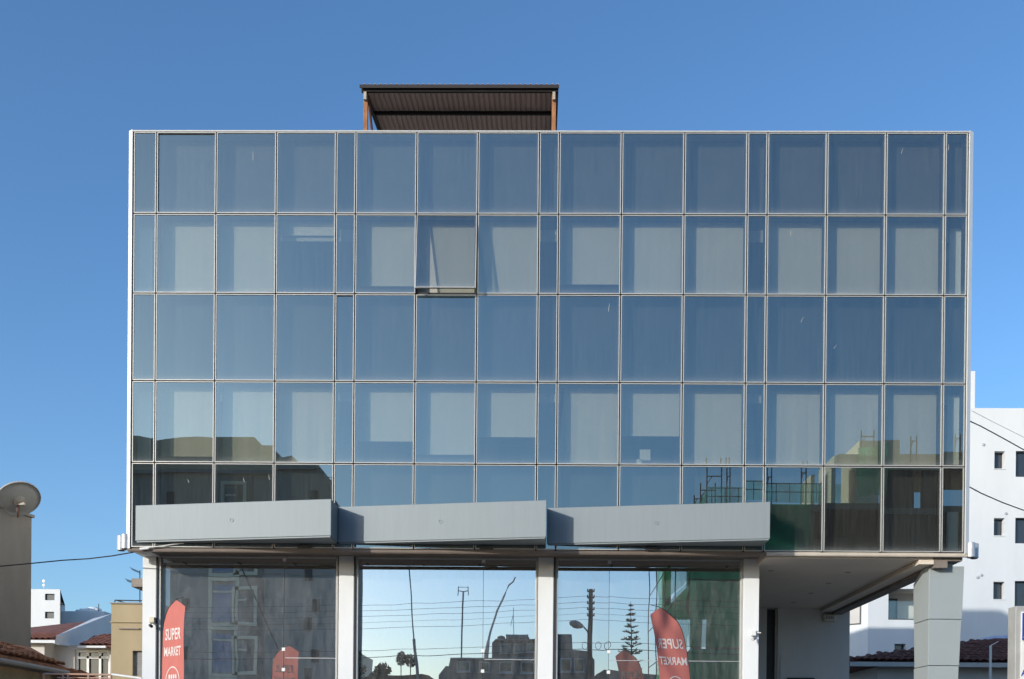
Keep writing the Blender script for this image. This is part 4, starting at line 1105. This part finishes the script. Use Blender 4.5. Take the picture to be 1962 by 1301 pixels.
net([(xc - .2, CYF + .3, zs), ((12.742, -25.000, 12.785)[0], CYF + .3, zs), ((12.733, -25.000, 13.634)[0], CYF + .3, (10.967, -25.000, 13.648)[2]), ((7.477, -25.000, 13.605)[0], CYF + .3, (7.476, -25.000, 13.699)[2])], 'net_pale', 'guard_net', .04)
net([(13.699, -28.400, 13.625), (15.848, -28.400, 13.638), (15.839, -28.400, 14.550), (13.689, -28.400, 14.538)], 'net_pale', 'guard_net', .04)
net([(14.376, -24.600, 12.954), (15.435, -24.500, 13.051), (15.560, -24.400, 15.352), (14.166, -24.600, 15.126)], 'net', 'debris_net', .20)
net([(6.778, -25.000, 12.726), (7.486, -25.000, 12.731), (7.525, -25.000, 13.558), (7.432, -25.000, 13.463)], 'net', 'debris_net', .02)
for (px_a, px_b, py_t, py_b) in (((7.486, -25.000, 12.754)[0], (8.147, -25.000, 12.758)[0], (7.466, -25.000, 14.786)[2], zs), ((7.203, -25.000, 12.753)[0], (7.864, -25.000, 12.756)[0], (7.191, -25.000, 13.910)[2], zs), ((6.919, -25.000, 12.751)[0], (7.250, -25.000, 12.753)[0], (6.913, -25.000, 13.365)[2], zs),
        ((8.383, -25.000, 12.759)[0], (8.524, -25.000, 12.760)[0], (8.362, -25.000, 14.791)[2], zs), ((10.316, -25.000, 12.771)[0], (10.505, -25.000, 12.772)[0], (10.299, -25.000, 14.447)[2], zs), ((11.848, -25.000, 12.780)[0], (12.060, -25.000, 12.781)[0], (11.827, -25.000, 14.715)[2], zs), ((14.438, -25.000, 14.823)[0], (15.002, -25.000, 14.826)[0], (14.471, -25.000, 16.049)[2], (14.482, -25.000, 15.059)[2]), ((16.715, -25.000, 14.953)[0], (16.973, -25.000, 14.954)[0], (16.706, -25.000, 15.777)[2], (16.714, -25.000, 15.023)[2]), ((18.662, -25.000, 14.963)[0], (18.897, -25.000, 14.964)[0], (18.653, -25.000, 15.787)[2], (18.661, -25.000, 15.034)[2])):
    b = MB()
    for xx in (px_a, px_b): b.tube([(xx, CYF + .1, py_b - .4), (xx, CYF + .1, py_t)], .03, 5)
    zz = py_b + (py_t - py_b) * .72; b.tube([(px_a, CYF + .1, zz), (px_b, CYF + .1, zz)], .028, 5); b.tube([(px_a, CYF + .1, zz - .35), (px_a + (px_b - px_a) * .35, CYF + .1, zz)], .02, 5)
    b.build('scaffold_frame', 'rust', cs)
b = MB()
for zz in ((10.967, -25.000, 13.624)[2], (10.971, -25.000, 13.247)[2]): b.tube([((7.477, -25.000, 13.605)[0], CYF + .35, zz), ((12.733, -25.000, 13.634)[0], CYF + .35, zz)], .02, 5)
for k in range(9):
    xx = (7.666, -25.000, 13.606)[0] + k * .6; b.tube([(xx, CYF + .35, zs), (xx, CYF + .35, (10.967, -25.000, 13.624)[2])], .015, 4)
b.build('guard_rail', 'dark_frame', cs)
for yy in (CYF - .2, CYF - 4, CYF - 8, CYF - 11.8):   # scaffold poles on the sunny side
    b = MB(); b.tube([(xc - .75, yy, 0), (xc - .75, yy, zs + .3)], .03, 5); b.build('scaffold_pole', 'rust', cs)
for k in range(1, 6):
    b = MB(); b.tube([(xc - .75, CYF - CD, zs * k / 6), (xc - .75, CYF, zs * k / 6 + .1)], .025, 5); b.build('scaffold_rail', 'rust', cs)

# utility pole with street lamp
up_ = thing('utility_pole', (2.387, -22.600, 1.494), 'wooden utility pole with street lamp and wires mirrored in the right shop window', 'utility pole')
pt_ = (2.319, -22.600, 8.761); py_ = pt_[1]; px0 = pt_[0]
b = MB(); b.tube([(px0 - .03, py_, 0), (px0, py_, pt_[2])], .15, 10, r1=.10); b.build('post', 'wood_pole', up_)
for zz in ((2.320, -22.600, 8.667)[2], (2.322, -22.600, 8.410)[2], (2.325, -22.600, 8.152)[2], (2.327, -22.600, 7.871)[2], (2.330, -22.600, 7.590)[2]):
    b = MB(); b.box(px0 - .17, px0 + .17, py_ - .04, py_ + .04, zz - .03, zz + .03)
    for s_ in (-1, 1): b.lathe((px0 + .15 * s_, py_, zz + .03), [(.02, 0), (.035, .03), (.022, .05), (.03, .08), (0, .09)], 8)
    b.build('insulator_arm', 'wood_pole', up_)
la = (2.006, -22.600, 7.119); lb_ = (1.348, -22.600, 7.301); lc = (2.341, -22.600, 6.465)
b = MB(); b.tube([lc, (2.291, -22.600, 6.746), (2.172, -22.600, 6.956), la], .03, 6); b.build('lamp_arm', 'dark_frame', up_)
A0, A1 = Vector(la), Vector(lb_)
b = MB(); b.lathe(A0, [(0, 0), (.06, .02), (.15, .22), (.17, .42), (.10, .62), (0, .68)], 12, 0, A1 - A0); b.build('lamp_head', 'shutter', up_, smooth=True)
for q in ((2.085, -22.600, 6.275), (2.694, -22.600, 6.280), (3.092, -22.600, 6.260)):
    b = MB(); n = 14
    b.tube([Vector((q[0] + .13 * math.cos(2 * math.pi * k / n), q[1] + .05, q[2] + .16 * math.sin(2 * math.pi * k / n))) for k in range(n + 1)], .012, 4); b.build('cable_loop', 'black', up_)
wy_ = -23.6
for k, (dz, r_) in enumerate(((0, .0085), (11, .0085), (22, .0085), (34, .006), (46, .0085), (90, .010), (103, .017))):
    zr = pt_[2] - dz * .0233 - .12
    pts = []
    for i in range(25):
        t_ = i / 24; xx = -38 + 60 * t_
        s_ = ((xx - px0) / 36.0)
        sag = .55 * (1 - (2 * abs(s_ + .5) if -1 <= s_ <= 0 else 1) ** 2) if -1 <= s_ <= 0 else (.35 * (1 - (2 * abs(s_ - .35) / .7) ** 2) if 0 < s_ < .7 else 0)
        pts.append((xx, wy_, zr - sag - (.25 * abs(s_) if s_ < 0 else 0)))
    cable(pts, r_, ['topmost power line', 'second power line from the top', 'third power line from the top', 'thin fourth power line', 'fifth power line', 'lower telephone cable', 'thick lowest telephone cable'][k] + ' mirrored across the shop windows', 'power_line', 'wires along the street')
b = MB(); b.tube([(-13.422, -22.100, 9.502), (-12.614, -22.100, 7.879), (-11.711, -22.100, 5.907)], .035, 6)
tag(b.build('stay_wire', 'black'), 'slanting dark stay mirrored across the left shop window', 'cable')

# low roofs, walls and masts farther off
def low_house(poly, y, dep, m, label, nm='low_house'):
    t = thing(nm, (poly[0][0], y, 0), label, 'house', 'low houses across the street')
    x0 = min(p[0] for p in poly); x1 = max(p[0] for p in poly)
    pts = [(p[0], y, p[2]) for p in poly]
    b = MB(); b.extrude([(x0, y, 0)] + pts + [(x1, y, 0)], (0, -dep, 0)); b.build('wall', m, t)
    return t
hA = low_house([(-7.287, -48.100, 6.792), (-6.813, -48.100, 7.422), (-6.591, -48.100, 7.424), (-6.485, -48.100, 7.978), (-2.981, -48.100, 8.079), (0.335, -48.100, 8.105)], -49.1, 8, 'stone_low', 'low dark flat-roofed house mirrored in the middle shop window')
hB = low_house([(-3.473, -52.100, 9.613), (-3.241, -52.100, 9.849), (-0.282, -52.100, 9.910), (1.349, -52.100, 10.273), (2.438, -52.100, 10.320), (2.488, -52.100, 9.115), (3.694, -52.100, 9.085), (4.245, -52.100, 8.351)], -53.1, 8, 'stone_low', 'taller dark house with rooftop tanks mirrored beside the utility pole')
for (pa, r_) in (((-2.890, -52.100, 9.852), .28),):
    b = MB(); b.lathe((pa[0], -54.2, pa[2] - .1), [(r_, 0), (r_ * 1.1, .15), (r_ * .9, .42), (.0, .5)], 12); b.build('water_tank', 'stone_low', hB)
q0, q1 = (-2.542, -52.100, 10.127), (-0.712, -52.100, 10.179)
b = MB(); b.tube([(q0[0], -54, q0[2]), (q1[0], -54, q1[2])], .20, 10); b.build('solar_heater', 'shutter', hB)
for k in range(6):
    p = (-2.621, -51.100, 9.742); xx = p[0] + k * .36; MB().box(xx, xx + .2, -53.0, -52.6, p[2] - .1, p[2] + .1 + .08 * (k % 3)).build('roof_clutter', 'stone_low', hB)
def street_windows(t, x0, x1, y, z, n, w, h):
    for k in range(n):
        xa = x0 + (x1 - x0) * (k + .5) / n - w / 2
        f = MB(); frame_ring(f, xa - .08, xa + w + .08, z - .08, z + h + .08, .09, y + .003, y + .07); f = f.build('window', 'house_grey', t)
        MB().box(xa, xa + w, y + .004, y + .03, z, z + h).build('pane', 'win_glass', f)
        MB().box(xa - .15, xa + w + .15, y + .003, y + .16, z - .16, z - .09).build('sill', 'house_grey', f)
street_windows(hA, (-6.300, -48.100, 7.906)[0], (0.079, -48.100, 7.956)[0], -49.1, (-4.890, -48.100, 7.069)[2], 4, .8, .62)
street_windows(hB, (-3.043, -52.100, 9.539)[0], (1.045, -52.100, 9.570)[0], -53.1, (-1.285, -52.100, 8.891)[2], 4, .6, .55)
street_windows(hB, (1.434, -52.100, 9.573)[0], (3.572, -52.100, 9.590)[0], -53.1, (2.231, -52.100, 7.440)[2], 2, .7, .9)
MB().box((-3.241, -52.100, 9.888)[0], (1.353, -52.100, 9.923)[0], -53.1, -52.9, (-1.293, -52.100, 9.786)[2], (-1.294, -52.100, 9.864)[2]).build('roof_edge', 'house_grey', hB)
MB().box((-6.485, -48.100, 7.978)[0], (0.335, -48.100, 8.105)[0], -49.1, -48.85, (-3.053, -48.100, 7.931)[2], (-3.054, -48.100, 8.005)[2]).build('roof_edge', 'house_grey', hA)
hC = low_house([(-12.645, -46.100, 6.420), (-10.490, -46.100, 6.581), (-8.336, -46.100, 6.706), (-7.797, -46.100, 6.602), (-7.400, -46.100, 6.319)], -47.1, 7, 'tile_dark', 'low red-roofed house mirrored at the left of the middle shop window')
hD = low_house([(-17.761, -58.100, 9.394), (-16.578, -58.100, 9.530), (-15.055, -58.100, 9.415)], -59.1, 8, 'cream', 'pale low house mirrored at the right end of the left shop window')
hE = low_house([(4.490, -54.100, 7.336), (5.165, -54.100, 7.780), (7.880, -54.100, 7.443), (10.273, -54.100, 7.263)], -55.1, 7, 'stone_low', 'small dark gable mirrored behind the smaller flag reflection')
for nm_, pts, r_, lab in (('antenna_mast', [(-5.720, -50.100, 8.091), (-5.686, -50.100, 12.941)], .06, 'tall thin aerial mast mirrored in the middle of the shop front'),):
    t = thing(nm_, (pts[0][0], -51.1, 0), lab, 'antenna')
    b = MB(); b.tube([(pts[0][0], pts[0][1], 0), pts[0], pts[1]], r_, 6); b.build('mast', 'steel_dark', t)
    c_ = Vector(pts[1]); b = MB()
    for s_ in (-.35, .35): b.tube([c_ + Vector((s_, 0, -.35)), c_ + Vector((s_ * .9, 0, .35))], .03, 5)
    b.tube([c_ + Vector((-.35, 0, .05)), c_ + Vector((0, 0, -.05)), c_ + Vector((.35, 0, .05))], .04, 5); b.tube([c_ + Vector((-.3, 0, .3)), c_ + Vector((.3, 0, .3))], .02, 4); b.build('aerial', 'steel_dark', t)
b = MB(); p0, p1 = (-7.484, -38.100, 5.758), (-7.630, -38.100, 8.129); b.tube([(p0[0] + .05, p0[1], 0), p0, p1], .085, 8); b.tube([p1, (-8.086, -38.100, 13.310)], .042, 6)
tag(b.build('leaning_pole', 'steel_dark'), 'leaning steel pole mirrored left of centre in the shop front', 'pole')
b = MB(); b.tube([((-4.060, -56.100, 8.811)[0] - .1, -57.1, 0), (-4.060, -56.100, 8.811), (-3.906, -56.100, 10.043)], .26, 8, r1=.13); b.tube([(-3.906, -56.100, 10.043), (-3.788, -56.100, 10.659), (-3.365, -56.100, 12.426), (-2.789, -56.100, 13.660), (-2.386, -56.100, 14.483), (-2.019, -56.100, 14.773), (-1.833, -56.100, 15.102)], .10, 8, r1=.05)
tag(b.build('crane_boom', 'house_grey'), 'pale bent crane boom mirrored in the middle shop window', 'crane')
p = (-0.229, -52.100, 12.672); b = MB(); b.tube([((-1.892, -52.100, 11.493)[0], -53.5, (-1.880, -52.100, 10.132)[2]), ((-1.892, -52.100, 11.493)[0], -53.5, (-1.899, -52.100, 12.271)[2])], .025, 5); b.tube([(-2.080, -52.100, 10.714), (-1.854, -52.100, 11.571)], .02, 5); b.build('roof_aerial', 'steel_dark', hB)

# trees
def leaf_cloud(b, c, r, n, size, sq=1.0):
    for _ in range(n):
        while True:
            d = Vector((random.uniform(-1, 1), random.uniform(-1, 1), random.uniform(-1, 1)))
            if .25 < d.length < 1: break
        p = Vector(c) + Vector((d.x * r, d.y * r, d.z * r * sq))
        a = Vector((random.gauss(0, 1), random.gauss(0, 1), random.gauss(0, 1))).normalized(); e = a.orthogonal().normalized()
        s_ = size * random.uniform(.6, 1.3)
        b.add([p - a * s_, p + e * s_ * .5, p + a * s_, p - e * s_ * .5], [(0, 1, 2, 3)])
def bushy_tree(base, h, r, label, blobs):
    t = thing('bushy_tree', base, label, 'tree', 'trees across the street')
    B = Vector(base); b = MB(); b.tube([B, B + Vector((.1, 0, h * .35)), B + Vector((0, .1, h * .8))], .16, 8, r1=.05)
    for k in range(5):
        a = k * 1.3; b.tube([B + Vector((.05, 0, h * (.35 + .07 * k))), B + Vector((math.cos(a) * r * .7, math.sin(a) * r * .7, h * (.6 + .06 * k)))], .06, 6, r1=.02)
    b.build('trunk', 'bark', t)
    b = MB()
    for (dx, dz, rr) in blobs: leaf_cloud(b, B + Vector((dx, random.uniform(-.5, .5), dz)), rr, int(420 * rr), .16)
    b.build('crown', 'leaf', t)
q = (-11.576, -44.100, 6.180)
bushy_tree((q[0], q[1], 0), 6.5, 1.6, 'dark bushy tree mirrored at the left rim of the middle shop window', ((-.6, 5.4, .9), (0.1, 5.2, .8), (-.5, 6.6, .6), (.6, 5.0, .8), (-.8, 7.6, .45)))
q = (-10.704, -44.100, 6.187)
bushy_tree((q[0], q[1], 0), 6.0, 1.4, 'rounded dark tree mirrored right of the bushy tree', ((-.1, 6.0, .7), (.2, 6.6, .6), (.5, 5.2, .7), (-.5, 5.2, .8), (.9, 4.8, .5)))
for k, (pp, r_) in enumerate((((-9.771, -48.100, 7.805), .34), ((-9.179, -48.100, 7.662), .42))):
    t = thing('round_topiary', (pp[0], pp[1], 0), ['slim small ball-crowned tree mirrored by the leaning pole', 'rounder ball-crowned tree mirrored beside the leaning pole'][k], 'tree', 'trees across the street')
    b = MB(); b.tube([(pp[0], pp[1], 0), pp], .05, 6, r1=.03); b.build('trunk', 'bark', t)
    b = MB(); leaf_cloud(b, pp, r_, 500, .08, 1.5 if k == 0 else 1.1); b.build('crown', 'leaf', t)
# Norfolk pine: whorls of flat tiers
tp = (7.356, -58.100, 13.537); pn = thing('norfolk_pine', (tp[0], tp[1], 0), 'tiered Norfolk pine mirrored between the pole and the flag', 'tree', 'trees across the street')
b = MB(); b.tube([(tp[0] - .1, tp[1], 0), (tp[0], tp[1], tp[2])], .16, 8, r1=.015); b.build('trunk', 'bark', pn)
b = MB()
zz, k = tp[2] - .35, 0
while zz > 3.0:
    L = min(1.3, .12 + .095 * k) * random.uniform(.78, 1.2); nb = random.choice((5, 6, 7))
    for j in range(nb):
        a = 2 * math.pi * j / nb + k * .5 + random.uniform(-.15, .15)
        d = Vector((math.cos(a), math.sin(a), random.uniform(.05, .42))) * random.uniform(.75, 1.1)
        for s_ in range(int(10 + L * 26)):
            f_ = random.uniform(.25, 1) ** .7; p = Vector((tp[0], tp[1], zz)) + d * L * f_
            e = Vector((random.gauss(0, 1), random.gauss(0, 1), abs(random.gauss(0, .6)))).normalized() * (.17 + .09 * L) * random.uniform(.6, 1.2)
            g_ = e.cross(d).normalized() * .05
            b.add([p - g_, p + e, p + g_], [(0, 1, 2)])
        b.tube([Vector((tp[0], tp[1], zz)), Vector((tp[0], tp[1], zz)) + d * L], .02, 4, r1=.008)
    zz -= (.34 + .04 * k) * random.uniform(.8, 1.2); k += 1
b.build('crown', 'needle', pn)
